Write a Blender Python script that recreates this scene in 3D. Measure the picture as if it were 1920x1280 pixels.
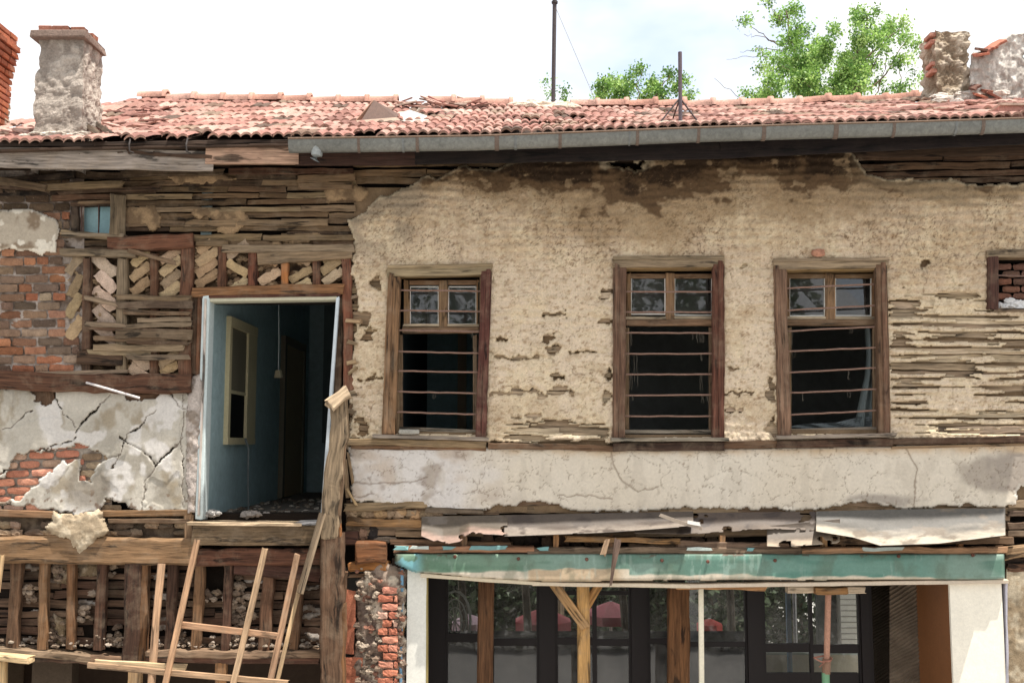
import bpy, math, random
import numpy as np
from mathutils import Vector
R = math.radians
random.seed(7)
S = bpy.context.scene
for o in list(bpy.data.objects): bpy.data.objects.remove(o)
COL = S.collection

# ---------------------------------------------------------------- camera, light, exposure
F, PITCH, CY, CZ = 1900.0, R(5.7), -9.5, 3.6
cam = bpy.data.objects.new('camera', bpy.data.cameras.new('camera')); COL.objects.link(cam)
cam.location = (0, CY, CZ); cam.rotation_euler = (R(90)+PITCH, 0, 0)
cam.data.sensor_width = 36; cam.data.lens = 36*F/1920; cam.data.clip_end = 600
S.camera = cam
SUNV = Vector((.26, -.165, .95)).normalized()
el = math.asin(SUNV.z); az = math.atan2(SUNV.x, SUNV.y)
sun = bpy.data.objects.new('sun', bpy.data.lights.new('sun', 'SUN')); COL.objects.link(sun)
sun.data.energy = 4.0; sun.data.angle = R(.5); sun.data.color = (1, .95, .87)
sun.rotation_euler = SUNV.to_track_quat('Z', 'Y').to_euler()
W = bpy.data.worlds.new('World'); S.world = W; W.use_nodes = True
wn = W.node_tree.nodes; wl = W.node_tree.links
bg = wn['Background']; bg.inputs[1].default_value = .15
sky = wn.new('ShaderNodeTexSky'); sky.sky_type = 'NISHITA'; sky.sun_disc = False
sky.sun_elevation = el; sky.sun_rotation = az; sky.air_density = 1; sky.dust_density = 2.0
tc = wn.new('ShaderNodeTexCoord'); nz = wn.new('ShaderNodeTexNoise')
mp = wn.new('ShaderNodeMapping'); mp.inputs['Scale'].default_value = (1, 1, 2.2)
nz.inputs['Scale'].default_value = 3.2; nz.inputs['Detail'].default_value = 5; nz.inputs['Roughness'].default_value = .5
cr = wn.new('ShaderNodeValToRGB'); cr.color_ramp.elements[0].position = .30; cr.color_ramp.elements[1].position = .52; cr.color_ramp.elements[0].color = (.3, .3, .3, 1)
mx = wn.new('ShaderNodeMix'); mx.data_type = 'RGBA'; mx.inputs['B'].default_value = (4.2, 4.18, 4.12, 1)
wl.new(tc.outputs['Generated'], mp.inputs[0]); wl.new(mp.outputs[0], nz.inputs['Vector'])
wl.new(nz.outputs['Fac'], cr.inputs[0]); wl.new(cr.outputs[0], mx.inputs['Factor'])
wl.new(sky.outputs[0], mx.inputs['A']); wl.new(mx.outputs['Result'], bg.inputs[0])
S.view_settings.view_transform = 'Standard'; S.view_settings.look = 'None'
S.view_settings.exposure = 1.02; S.view_settings.gamma = 1
S.cycles.max_bounces = 8; S.cycles.diffuse_bounces = 5; S.cycles.transparent_max_bounces = 12

# ---------------------------------------------------------------- mapping and noise helpers
sp, cp = math.sin(PITCH), math.cos(PITCH)
GZ = -1.0                                  # street level
def P(px, py, y=0.0):
    dv = (640-py)/F; dx = (px-960)/F
    t = (y-CY)/(cp-dv*sp)
    return Vector((t*dx, y, CZ+t*(sp+dv*cp)))
def PA(px, py, y):
    dv = (640-py)/F; dx = (px-960)/F
    t = (y-CY)/(cp-dv*sp)
    return np.stack([t*dx, y+0*t, CZ+t*(sp+dv*cp)], -1)
def EXT(a, b):                              # b carried on along a-b down to the ground
    return a+(b-a)*((GZ-a.z)/(b.z-a.z))
def lin(c):
    c = np.asarray(c, float)/255
    return np.where(c < .04045, c/12.92, ((c+.055)/1.055)**2.4)
KA = .88; DS = .10                          # albedo scale, and how far colours are drawn towards grey
def LC(r, g, b): c = lin((r, g, b))*KA; return c*(1-DS)+c.mean()*DS
def C(r, g, b, k=1.0): return tuple(LC(r, g, b)*k)
_rs = np.random.RandomState(3); _tab = _rs.rand(64, 256, 256)
def vn(x, y, seed):
    t = _tab[seed % 64]; xi = np.floor(x).astype(int); yi = np.floor(y).astype(int)
    fx = x-xi; fy = y-yi; fx = fx*fx*(3-2*fx); fy = fy*fy*(3-2*fy)
    a = t[xi % 256, yi % 256]; b = t[(xi+1) % 256, yi % 256]; c = t[xi % 256, (yi+1) % 256]; d = t[(xi+1) % 256, (yi+1) % 256]
    return (a*(1-fx)+b*fx)*(1-fy)+(c*(1-fx)+d*fx)*fy
def fbm(x, y, sx, sy=None, o=4, seed=0):
    sy = sy or sx; r = 0; a = 1; n = 0
    for i in range(o):
        r = r+a*vn(x/sx*2**i+17.3*i+seed*3.1, y/sy*2**i+9.7*i+seed*5.3, seed+i); n += a; a *= .55
    return r/n
def voro(x, y, s, seed=0):
    X = x/s; Y = y/s; xi = np.floor(X).astype(int); yi = np.floor(Y).astype(int)
    f1 = np.full(X.shape, 9.); f2 = f1.copy(); idd = np.zeros(X.shape)
    for i in (-1, 0, 1):
        for j in (-1, 0, 1):
            a = (xi+i) % 256; b = (yi+j) % 256
            d = np.hypot(xi+i+_tab[seed+40][a, b]-X, yi+j+_tab[seed+41][a, b]-Y)
            m = d < f1; f2 = np.where(m, f1, np.minimum(f2, d)); idd = np.where(m, _tab[seed+42][a, b], idd); f1 = np.where(m, d, f1)
    return f1, f2, idd
def seg_dist(x, y, pts, closed=False):
    d = np.full(x.shape, 1e9); n = len(pts)
    for i in range(n if closed else n-1):
        ax, ay = pts[i]; bx, by = pts[(i+1) % n]; vx, vy = bx-ax, by-ay
        t = np.clip(((x-ax)*vx+(y-ay)*vy)/(vx*vx+vy*vy+1e-9), 0, 1)
        d = np.minimum(d, np.hypot(x-ax-t*vx, y-ay-t*vy))
    return d
def sdf(x, y, pts):                        # positive inside
    ins = np.zeros(x.shape, bool); n = len(pts)
    for i in range(n):
        ax, ay = pts[i]; bx, by = pts[(i+1) % n]
        if ay == by: continue
        c = ((ay > y) != (by > y)) & (x < (bx-ax)*(y-ay)/(by-ay)+ax)
        ins ^= c
    return np.where(ins, 1, -1)*seg_dist(x, y, pts, True)
def ss(a, b, x): t = np.clip((x-a)/(b-a), 0, 1); return t*t*(3-2*t)
def ell(x, y, cx, cy, rx, ry): return (1-np.hypot((x-cx)/rx, (y-cy)/ry))*min(rx, ry)   # + inside
def mixc(a, b, t): return a*(1-t[..., None])+b*t[..., None]

# ---------------------------------------------------------------- object helpers
def tag(o, label=None, cat=None, group=None, kind=None):
    if label: o['label'] = label
    if cat: o['category'] = cat
    if group: o['group'] = group
    if kind: o['kind'] = kind
    return o
def empty(name, loc=(0, 0, 0), **k):
    o = bpy.data.objects.new(name, None); o.location = loc; COL.objects.link(o); return tag(o, **k)
def link(name, me, mat, parent=None):
    o = bpy.data.objects.new(name, me); COL.objects.link(o); me.materials.append(mat)
    if parent is not None:
        o.parent = parent
        if parent.type == 'EMPTY': o.location = -parent.location
    return o
def copy_tree(o, parent=None):
    c = o.copy(); COL.objects.link(c)
    if parent is not None: c.parent = parent
    for ch in [q for q in bpy.data.objects if q.parent == o]: copy_tree(ch, c)
    return c
def attrs(me, col=None, gr=None):
    if col is not None:
        a = me.attributes.new('Col', 'FLOAT_COLOR', 'POINT')
        c = np.ones((len(col), 4), np.float32); c[:, :3] = col; a.data.foreach_set('color', c.ravel())
    if gr is not None:
        a = me.attributes.new('gr', 'FLOAT_VECTOR', 'POINT'); a.data.foreach_set('vector', np.asarray(gr, np.float32).ravel())
def quads(name, V, Q, col, smooth=True):
    me = bpy.data.meshes.new(name)
    me.vertices.add(len(V)); me.vertices.foreach_set('co', V.astype(np.float32).ravel())
    me.loops.add(len(Q)*4); me.loops.foreach_set('vertex_index', Q.astype(np.int32).ravel())
    me.polygons.add(len(Q)); me.polygons.foreach_set('loop_start', np.arange(0, len(Q)*4, 4, dtype=np.int32))
    me.update(calc_edges=True); me.polygons.foreach_set('use_smooth', [smooth]*len(Q))
    attrs(me, col); me.validate(); return me
def relief(name, box, cell, mask, yf, colf, mat, parent, back=.05, posf=None, smooth=True):
    """a ragged sheet of render or mortar with real thickness: mask>0 is front, its rim falls back to `back`"""
    x0, y0, x1, y1 = box; nx = int((x1-x0)/cell)+1; ny = int((y1-y0)/cell)+1
    X, Y = np.meshgrid(np.linspace(x0, x1, nx), np.linspace(y0, y1, ny))
    m = mask(X, Y); ins = m > 0
    d = np.where(ins, yf(X, Y, m), back)
    V = (posf or PA)(X, Y, d).reshape(-1, 3)
    I = np.arange(nx*ny).reshape(ny, nx)
    anyin = ins[:-1, :-1] | ins[1:, :-1] | ins[:-1, 1:] | ins[1:, 1:]
    Q = np.stack([I[1:, :-1], I[1:, 1:], I[:-1, 1:], I[:-1, :-1]], -1)[anyin]
    used = np.zeros(nx*ny, bool); used[Q.ravel()] = True; mp_ = np.cumsum(used)-1
    return link(name, quads(name, V[used], mp_[Q], colf(X, Y, m).reshape(-1, 3)[used], smooth), mat, parent)

class MB:
    def __init__(s): s.v = []; s.f = []; s.c = []; s.g = []; s.n = []
    def add(s, vs, fs, col, gr=None):
        n = len(s.v); rnd = random.random()*20; s.n.append((n, len(s.f)))
        s.v += [tuple(v) for v in vs]; s.f += [tuple(i+n for i in f) for f in fs]
        if isinstance(col, list): s.c += col
        else: s.c += [col]*len(vs)
        s.g += gr if gr else [(v[0]+rnd, v[2]*1.0, v[1]+rnd) for v in vs]
    def build(s, name, mat, parent=None, smooth=False):
        me = bpy.data.meshes.new(name); me.from_pydata(s.v, [], s.f); me.update()
        attrs(me, s.c, s.g)
        if smooth: me.polygons.foreach_set('use_smooth', [True]*len(me.polygons))
        return link(name, me, mat, parent)
    def each(s, name, mat, parent=None, smooth=False):
        out = []; ends = s.n[1:]+[(len(s.v), len(s.f))]
        for (a, fa), (b, fb) in zip(s.n, ends):
            q = MB(); q.v = s.v[a:b]; q.c = s.c[a:b]; q.g = s.g[a:b]; q.f = [tuple(i-a for i in f) for f in s.f[fa:fb]]; out.append(q.build(name, mat, parent, smooth))
        return out
    def board(s, p0, p1, w, t, col, jit=.12, seg=None, nrm=(0, -1, 0), taper=1, vary=.12, rnd_=.25, end=.012, bow=0, round_=False):
        p0 = Vector(p0); p1 = Vector(p1); u = (p1-p0); L = u.length
        if L < 1e-4: return
        u /= L; n = Vector(nrm); v = n.cross(u)
        if v.length < 1e-3: n = Vector((1, 0, 0)); v = n.cross(u)
        v.normalize(); n = u.cross(v).normalized()
        if n.dot(Vector(nrm)) < 0: n = -n; 
        seg = seg or max(2, min(40, int(L/.07))); b = rnd_
        if round_: sec = [(math.cos(a)*.5, math.sin(a)*.5) for a in [i*math.pi/4+.2 for i in range(8)]]
        else:
            k = min(w, t)*b*.5; kw = .5-k/w; kt = .5-k/t
            sec = [(kw, .5), (.5, kt), (.5, -kt), (kw, -.5), (-kw, -.5), (-.5, -kt), (-.5, kt), (-kw, .5)]
        ph = random.random()*100; kk = 1+(random.random()-.5)*2*vary
        c0 = tuple(min(1, x*kk*(1+(random.random()-.5)*vary*.4)) for x in col)
        V = []; G = []; er = [(random.random()-.5)*end*2 for _ in range(8)]; er2 = [(random.random()-.5)*end*2 for _ in range(8)]
        for i in range(seg+1):
            a = i/seg; tp = 1+(taper-1)*a
            wo = [1+(float(_n1(ph+a*L*9, q*3.3))-.5)*2*jit for q in (0, 1)]; bo = bow*math.sin(a*math.pi)+(float(_n1(ph+a*L*2.2, 9.9))-.5)*jit*w*1.0
            for q, (sx, sy) in enumerate(sec):
                ww = w*tp*sx*(wo[0] if sx > 0 else wo[1]); tt = t*tp*sy*(1+(float(_n1(ph+a*L*7+q*.3, 5.5))-.5)*jit)
                al = a*L+(er[q] if i == 0 else er2[q] if i == seg else 0)
                V.append(p0+u*al+v*(ww+bo)+n*tt); G.append((al+ph, (sx+sy*.5)*w+ph*.37, sy*t+ph*.11))
        Fs = [(i*8+q, i*8+(q+1) % 8, (i+1)*8+(q+1) % 8, (i+1)*8+q) for i in range(seg) for q in range(8)]
        Fs += [tuple(range(7, -1, -1)), tuple(seg*8+q for q in range(8))]
        s.add(V, Fs, c0, G)
    def pb(s, x0, y0, x1, y1, w, y, t, col, y2=None, **k):
        """board on the facade between two photo positions; w in photo px, y = its front face"""
        y2 = y if y2 is None else y2; sc = (y-CY)/F
        s.board(P(x0, y0, y+t/2), P(x1, y1, y2+t/2), w*sc, t, col, **k)
    def brick(s, cx, cy, w, h, ang, y, dep, col, rough=.1, bulge=.012, vary=.15, posf=P, nx=6, ny=5, rnd_=.35):
        """a worn block: rounded rough front, centre and size in photo px"""
        ca, sa = math.cos(R(ang)), math.sin(R(ang)); V = []; kk = 1+(random.random()-.5)*2*vary
        cc = tuple(min(1, q*kk*(1+(random.random()-.5)*vary*.3)) for q in col); ph = random.random()*50; cl = []
        for j in range(ny):
            for i in range(nx):
                a = i/(nx-1)*2-1; b = j/(ny-1)*2-1
                r = (abs(a)**6+abs(b)**6)**(1/6) or 1
                q = 1-rnd_*.5*max(0, abs(a)+abs(b)-1.15)
                n1 = _n1(ph+i*.9, j*.9)-.5; n2 = _n1(ph+i*.9, j*.9+30)-.5
                xx = a*w/2*q+n1*rough*h*1.2; yy = b*h/2*q+n2*rough*h*1.2
                edge = max(abs(a), abs(b))**5
                d = y-bulge*(1-edge)+(_n1(ph+i*1.7, j*1.7+60)-.5)*rough*.06
                V.append(posf(cx+xx*ca-yy*sa, cy+xx*sa+yy*ca, d)); m = .85+.3*_n1(ph+i*.8, j*.8+90); cl.append(tuple(z*m for z in cc))
        per = [(0, i) for i in range(nx)]+[(j, nx-1) for j in range(1, ny)]+[(ny-1, i) for i in range(nx-2, -1, -1)]+[(j, 0) for j in range(ny-2, 0, -1)]
        n0 = len(V)
        for (j, i) in per:
            v = V[j*nx+i]; V.append(posf(*_inv(v, cx, cy, w, h, i, j, nx, ny, ca, sa), y+dep)) ; cl.append(cc)
        Fs = [(j*nx+i, (j+1)*nx+i, (j+1)*nx+i+1, j*nx+i+1) for j in range(ny-1) for i in range(nx-1)]
        m = len(per)
        Fs += [(per[k][0]*nx+per[k][1], per[(k+1) % m][0]*nx+per[(k+1) % m][1], n0+(k+1) % m, n0+k) for k in range(m)]
        s.add(V, Fs, cl)
    def box(s, x0, x1, y0, y1, z0, z1, col):
        V = [(x, y, z) for z in (z0, z1) for y in (y0, y1) for x in (x0, x1)]
        s.add(V, [(0, 1, 5, 4), (1, 3, 7, 5), (3, 2, 6, 7), (2, 0, 4, 6), (4, 5, 7, 6), (0, 2, 3, 1)], col)
    def pbox(s, x0, y0, x1, y1, ya, yb, col):
        """box whose front (at ya) fills a photo rectangle"""
        a = P(x0, y0, ya); b = P(x1, y1, ya); ym = (y0+min(y1, 1280))/2; s.box(P(x0, ym, ya).x, P(x1, ym, ya).x, ya, yb, b.z, a.z, col)
    def quad(s, pts, col): s.add(pts, [tuple(range(len(pts)))], col)
    def rock(s, c, r, col, sq=(1, 1, 1), rough=.35, vary=.15):
        V = []; Fs = []; n, m = 8, 5; ph = random.random()*90; kk = 1+(random.random()-.5)*2*vary
        for j in range(m+1):
            th = math.pi*j/m
            for i in range(n):
                f = 2*math.pi*i/n; q = r*(1+(_n1(ph+i*1.3, j*1.3)-.5)*2*rough)
                V.append((c[0]+q*sq[0]*math.sin(th)*math.cos(f), c[1]+q*sq[1]*math.sin(th)*math.sin(f), c[2]+q*sq[2]*math.cos(th)))
        for j in range(m):
            for i in range(n): Fs.append((j*n+i, (j+1)*n+i, (j+1)*n+(i+1) % n, j*n+(i+1) % n))
        s.add(V, Fs, tuple(min(1, x*kk) for x in col))
    def tube(s, pts, r, col, n=8):
        V = []; Fs = []; G = []; pts = [Vector(p) for p in pts]; rs = r if isinstance(r, list) else [r]*len(pts); ph = random.random()*9; L = 0
        for k, p in enumerate(pts):
            a = pts[max(0, k-1)]; b = pts[min(len(pts)-1, k+1)]; u = (b-a).normalized()
            q = Vector((0, 0, 1)) if abs(u.z) < .9 else Vector((1, 0, 0)); e = u.cross(q).normalized(); f = u.cross(e)
            if k: L += (p-pts[k-1]).length
            for i in range(n):
                t = 2*math.pi*i/n; V.append(p+(e*math.cos(t)+f*math.sin(t))*rs[k]); G.append((L+ph, t*rs[k], ph))
        for k in range(len(pts)-1):
            for i in range(n): Fs.append((k*n+i, k*n+(i+1) % n, (k+1)*n+(i+1) % n, (k+1)*n+i))
        Fs += [tuple(range(n-1, -1, -1)), tuple((len(pts)-1)*n+i for i in range(n))]
        s.add(V, Fs, col, G)
def _n1(x, y):
    t = _tab[5]; xi = math.floor(x); yi = math.floor(y); fx = x-xi; fy = y-yi; fx = fx*fx*(3-2*fx); fy = fy*fy*(3-2*fy)
    a = t[xi & 255, yi & 255]; b = t[(xi+1) & 255, yi & 255]; c = t[xi & 255, (yi+1) & 255]; d = t[(xi+1) & 255, (yi+1) & 255]
    return float((a*(1-fx)+b*fx)*(1-fy)+(c*(1-fx)+d*fx)*fy)
def _inv(v, cx, cy, w, h, i, j, nx, ny, ca, sa):
    a = i/(nx-1)*2-1; b = j/(ny-1)*2-1; xx = a*w/2*.93; yy = b*h/2*.9
    return cx+xx*ca-yy*sa, cy+xx*sa+yy*ca

# ---------------------------------------------------------------- materials
def newmat(name):
    m = bpy.data.materials.new(name); m.use_nodes = True; nt = m.node_tree; return m, nt.nodes, nt.links, nt.nodes['Principled BSDF']
def mathn(N, L, op, a, b=None, c=None):
    n = N.new('ShaderNodeMath'); n.operation = op
    for i, q in enumerate((a, b, c)):
        if q is None: continue
        if hasattr(q, 'is_linked'): L.new(q, n.inputs[i])
        else: n.inputs[i].default_value = q
    return n.outputs[0]
def noise(N, L, vec, scale, detail=5, rough=.6, dist=0):
    n = N.new('ShaderNodeTexNoise'); n.inputs['Scale'].default_value = scale; n.inputs['Detail'].default_value = detail
    n.inputs['Roughness'].default_value = rough; n.inputs['Distortion'].default_value = dist; L.new(vec, n.inputs['Vector']); return n.outputs['Fac']
def rng(N, L, v, a, b, c, d):
    n = N.new('ShaderNodeMapRange'); L.new(v, n.inputs[0])
    for i, q in enumerate((a, b, c, d)): n.inputs[i+1].default_value = q
    return n.outputs[0]
def mulcol(N, L, col, fac):
    n = N.new('ShaderNodeVectorMath'); n.operation = 'SCALE'; L.new(col, n.inputs[0]); L.new(fac, n.inputs['Scale']); return n.outputs[0]
def mixn(N, L, a, b, f):
    n = N.new('ShaderNodeMix'); n.data_type = 'RGBA'
    for k, q in (('A', a), ('B', b)):
        if hasattr(q, 'is_linked'): L.new(q, n.inputs[k])
        else: n.inputs[k].default_value = (*q, 1)
    L.new(f, n.inputs['Factor']); return n.outputs['Result']
def wood_mat(name, weather=.35, contrast=1.0, bump=.6, rough=.85, paint=None):
    m, N, L, B = newmat(name)
    ac = N.new('ShaderNodeAttribute'); ac.attribute_name = 'Col'; ag = N.new('ShaderNodeAttribute'); ag.attribute_name = 'gr'
    mp = N.new('ShaderNodeMapping'); mp.inputs['Scale'].default_value = (3, 55, 55); L.new(ag.outputs['Vector'], mp.inputs[0])
    g = noise(N, L, mp.outputs[0], 1, 6, .65, .3)
    mp2 = N.new('ShaderNodeMapping'); mp2.inputs['Scale'].default_value = (2.2, 12, 12); L.new(ag.outputs['Vector'], mp2.inputs[0])
    g2 = noise(N, L, mp2.outputs[0], 1, 4, .6, .5)
    s1 = rng(N, L, g, .3, .7, 1-.62*contrast, 1+.6*contrast); cr_ = rng(N, L, g2, .35, .41, 1-.72*contrast, 1)
    big = rng(N, L, g2, .3, .7, .66, 1.04)
    mp3 = N.new('ShaderNodeMapping'); mp3.inputs['Scale'].default_value = (7, 190, 190); L.new(ag.outputs['Vector'], mp3.inputs[0])
    g3 = noise(N, L, mp3.outputs[0], 1, 4, .7, .15); s3 = rng(N, L, g3, .32, .42, 1-.5*contrast, 1)
    c = mulcol(N, L, ac.outputs['Color'], s1); c = mulcol(N, L, c, cr_); c = mulcol(N, L, c, big); c = mulcol(N, L, c, s3)
    geo = N.new('ShaderNodeNewGeometry'); w = noise(N, L, geo.outputs['Position'], 5, 6, .7, .4)
    wf = rng(N, L, w, .48, .68, 0, weather)
    c = mixn(N, L, c, C(150, 134, 114), wf)
    wt = N.new('ShaderNodeVectorMath'); wt.operation = 'MULTIPLY'; wt.inputs[1].default_value = (1.07, 1.0, .93); L.new(c, wt.inputs[0]); c = wt.outputs[0]
    L.new(c, B.inputs['Base Color']); B.inputs['Roughness'].default_value = rough; B.inputs['Specular IOR Level'].default_value = .25
    bp = N.new('ShaderNodeBump'); bp.inputs['Strength'].default_value = bump; bp.inputs['Distance'].default_value = .006
    L.new(mathn(N, L, 'ADD', mathn(N, L, 'ADD', g, cr_), mathn(N, L, 'MULTIPLY', s3, .5)), bp.inputs['Height']); L.new(bp.outputs[0], B.inputs['Normal']); return m
def grit_mat(name, s1=60, s2=9, contrast=.5, bump=.6, dist=.006, rough=.95, spec=.15, fine=240, speck=None, sat=1.0):
    m, N, L, B = newmat(name)
    ac = N.new('ShaderNodeAttribute'); ac.attribute_name = 'Col'; geo = N.new('ShaderNodeNewGeometry'); p = geo.outputs['Position']
    a = noise(N, L, p, s1, 6, .7, .6); b = noise(N, L, p, s2, 5, .6, .3); f = noise(N, L, p, fine, 3, .6)
    k = mathn(N, L, 'MULTIPLY', rng(N, L, a, .3, .7, 1-contrast*.6, 1+contrast*.5), rng(N, L, b, .3, .7, 1-contrast*.25, 1+contrast*.25))
    c = mulcol(N, L, ac.outputs['Color'], k)
    if speck:
        sc = noise(N, L, p, speck[0], 4, .75, 1.5); c = mixn(N, L, c, speck[2], rng(N, L, sc, speck[1], speck[1]+.05, 0, .75))
    if sat != 1: hs = N.new('ShaderNodeHueSaturation'); hs.inputs['Saturation'].default_value = sat; L.new(c, hs.inputs['Color']); c = hs.outputs[0]
    L.new(c, B.inputs['Base Color']); B.inputs['Roughness'].default_value = rough; B.inputs['Specular IOR Level'].default_value = spec
    h = mathn(N, L, 'ADD', a, mathn(N, L, 'MULTIPLY', f, .4))
    bp = N.new('ShaderNodeBump'); bp.inputs['Strength'].default_value = bump; bp.inputs['Distance'].default_value = dist
    L.new(h, bp.inputs['Height']); L.new(bp.outputs[0], B.inputs['Normal']); return m
M = {}
M['wood'] = wood_mat('weathered_wood', .35)
M['darkwood'] = wood_mat('dark_wood', .03, 1.0)
M['newwood'] = wood_mat('sawn_wood', .45, .85, .5)
M['mud'] = grit_mat('mud_plaster', 70, 11, .38, .75, .008, speck=(95, .66, C(120, 92, 60)))
M['lime'] = grit_mat('limewash_plaster', 40, 6, .16, .3, .004)
M['cement'] = grit_mat('cement_render', 45, 5, .26, .4, .004)
M['brick'] = grit_mat('fired_brick', 80, 16, .6, .8, .006, sat=1.04, speck=(40, .64, C(178, 160, 140)))
M['adobe'] = grit_mat('adobe_brick', 90, 14, .5, .9, .008)
M['tile'] = grit_mat('clay_tile', 40, 5, .6, .5, .005, .9, speck=(28, .60, C(92, 78, 66)), sat=.95)
M['rough'] = grit_mat('rough_stucco', 45, 12, .5, 1.0, .02)
M['metal'] = grit_mat('galvanised_metal', 30, 4, .55, .15, .002, .55, .5)
M['metal'].node_tree.nodes['Principled BSDF'].inputs['Metallic'].default_value = .35
M['sheet'] = grit_mat('weathered_sheet', 30, 5, .3, .25, .003, .6, .4)
M['rust'] = grit_mat('rusty_steel', 90, 14, .6, .5, .003, .75, .4)
M['paint'] = grit_mat('old_paint', 40, 7, .2, .3, .003, .6, .35)
M['wall'] = grit_mat('painted_wall', 12, 3, .25, .15, .003, .8)
M['rag'] = grit_mat('cloth', 60, 12, .2, .4, .003, .95)
M['stone'] = grit_mat('rubble', 70, 14, .5, .9, .008)
def glass_mat(name, tint, gl=.12, dust=.05, ior=1.5):
    m, N, L, B = newmat(name); N.remove(B); out = N['Material Output']
    tr = N.new('ShaderNodeBsdfTransparent'); tr.inputs[0].default_value = (*tint, 1)
    gs = N.new('ShaderNodeBsdfGlossy'); gs.inputs['Roughness'].default_value = .02; gs.inputs[0].default_value = (.95, .97, 1, 1)
    df = N.new('ShaderNodeBsdfDiffuse'); df.inputs[0].default_value = (.45, .43, .4, 1)
    geo = N.new('ShaderNodeNewGeometry'); n = noise(N, L, geo.outputs['Position'], 5, 5, .6)
    n2 = noise(N, L, geo.outputs['Position'], 1.4, 2, .5)
    bp = N.new('ShaderNodeBump'); bp.inputs['Strength'].default_value = .25; bp.inputs['Distance'].default_value = .01; L.new(n2, bp.inputs['Height']); L.new(bp.outputs[0], gs.inputs['Normal'])
    fr = N.new('ShaderNodeFresnel'); fr.inputs[0].default_value = ior
    m1 = N.new('ShaderNodeMixShader'); m2 = N.new('ShaderNodeMixShader')
    L.new(mathn(N, L, 'ADD', fr.outputs[0], gl), m1.inputs[0]); L.new(tr.outputs[0], m1.inputs[1]); L.new(gs.outputs[0], m1.inputs[2])
    L.new(rng(N, L, n, .35, .7, dust*.3, dust*2), m2.inputs[0]); L.new(m1.outputs[0], m2.inputs[1]); L.new(df.outputs[0], m2.inputs[2])
    L.new(m2.outputs[0], out.inputs[0]); return m
M['glass'] = glass_mat('old_glass', (.75, .8, .8), .035, .04)
M['shopglass'] = glass_mat('shop_glass', (.66, .68, .66), .03, .09, 1.5)
def leaf_mat():
    m, N, L, B = newmat('leaf'); ac = N.new('ShaderNodeAttribute'); ac.attribute_name = 'Col'
    L.new(ac.outputs['Color'], B.inputs['Base Color']); B.inputs['Roughness'].default_value = .55
    t = N.new('ShaderNodeBsdfTranslucent'); L.new(ac.outputs['Color'], t.inputs[0]); mxs = N.new('ShaderNodeMixShader'); mxs.inputs[0].default_value = .4
    L.new(B.outputs[0], mxs.inputs[1]); L.new(t.outputs[0], mxs.inputs[2]); L.new(mxs.outputs[0], N['Material Output'].inputs[0]); return m
M['leaf'] = leaf_mat()

# palette
GREY = C(128, 112, 92); GBR = C(112, 92, 70); DBR = C(84, 64, 48); VDB = C(52, 40, 32); RED = C(106, 72, 52); ORG = C(160, 104, 56)
TAN = C(186, 154, 114); PALE = C(196, 176, 148); LATH = C(146, 124, 96); MUDB = C(176, 146, 108)
def woodc():
    return random.choice([GREY, GBR, GBR, DBR, GREY, C(120, 98, 76), C(98, 80, 62)])

# ---------------------------------------------------------------- ground
g = MB(); g.quad([(-80, -60, GZ), (80, -60, GZ), (80, 90, GZ), (-80, 90, GZ)], C(190, 186, 180, .75))
tag(g.build('ground', M['cement']), 'pale paved ground in front of and behind the house', None, None, 'structure')

# ================================================================ THE HOUSE
H = empty('derelict_house', (0, 0, GZ))
tag(H, 'long derelict house of crumbling plaster, bare laths and brick under a red tiled roof', 'house')

# ---- structural back wall (mud and timber core) with its openings
opens = [(384, 566, 630, 962), (750, 522, 898, 808), (1172, 508, 1338, 815), (1472, 510, 1642, 806), (1868, 492, 1990, 578),
         (150, 388, 216, 440), (790, 1062, 1990, 1500), (-80, 1236, 604, 1500)]
def cutwall(mb, x0, y0, x1, y1, ya, yb, col, ops):
    xs = sorted({x0, x1, *[max(x0, min(x1, q)) for o in ops for q in (o[0], o[2])]}); 
    for a, b in zip(xs[:-1], xs[1:]):
        mid = (a+b)/2; hs = sorted([(max(y0, o[1]), min(y1, o[3])) for o in ops if o[0] <= mid <= o[2]]); c = y0
        for h0, h1 in hs+[(y1, y1)]:
            if h0 > c+.5: mb.pbox(a, c, b, h0, ya, yb, col)
            c = max(c, h1)
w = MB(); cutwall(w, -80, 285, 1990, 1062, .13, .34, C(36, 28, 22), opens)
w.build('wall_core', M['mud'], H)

w = MB(); w.box(-5.36, -5.21, .0, 5.6, GZ, CZ+2.55, C(150, 128, 104)); w.box(5.16, 5.34, .16, 5.6, GZ, CZ+2.75, C(150, 128, 104)); w.each('end_wall', M['mud'], H)
w = MB(); w.box(-5.2, -1.9, 5.0, 5.1, GZ, CZ+2.5, C(130, 112, 90)); w.build('rear_wall', M['mud'], H)
# ---- laths
def laths(mb, x0, y0, x1, y1, pitch, wd, y, cols, excl=(), skip=.04, lmin=120, lmax=330, tilt=.6, t=.02, slope=0, jit=.2):
    yy = y0+pitch/2
    while yy < y1:
        segs = [(x0, x1)]
        for (a, b, c, d) in excl:
            if b-wd/2 < yy < d+wd/2:
                segs = [q for s_ in segs for q in ((s_[0], min(s_[1], a)), (max(s_[0], c), s_[1])) if q[1]-q[0] > 8]
        for a, b in segs:
            x = a
            while x < b-8:
                L = min(random.uniform(lmin, lmax), b-x)
                if b-x-L < 30: L = b-x
                if random.random() > skip:
                    dy = random.uniform(-1.5, 1.5); ti = random.uniform(-tilt, tilt)*L/100
                    sl = slope*(x-x0)
                    mb.pb(x+1, yy+dy+sl-ti, x+L-1, yy+dy+sl+ti+slope*L, wd*random.uniform(.75, 1.12), y+random.uniform(-.012, .012), t, random.choice(cols), jit=jit)
                x += L
        yy += pitch*random.uniform(.9, 1.1)
lm = MB()
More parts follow.
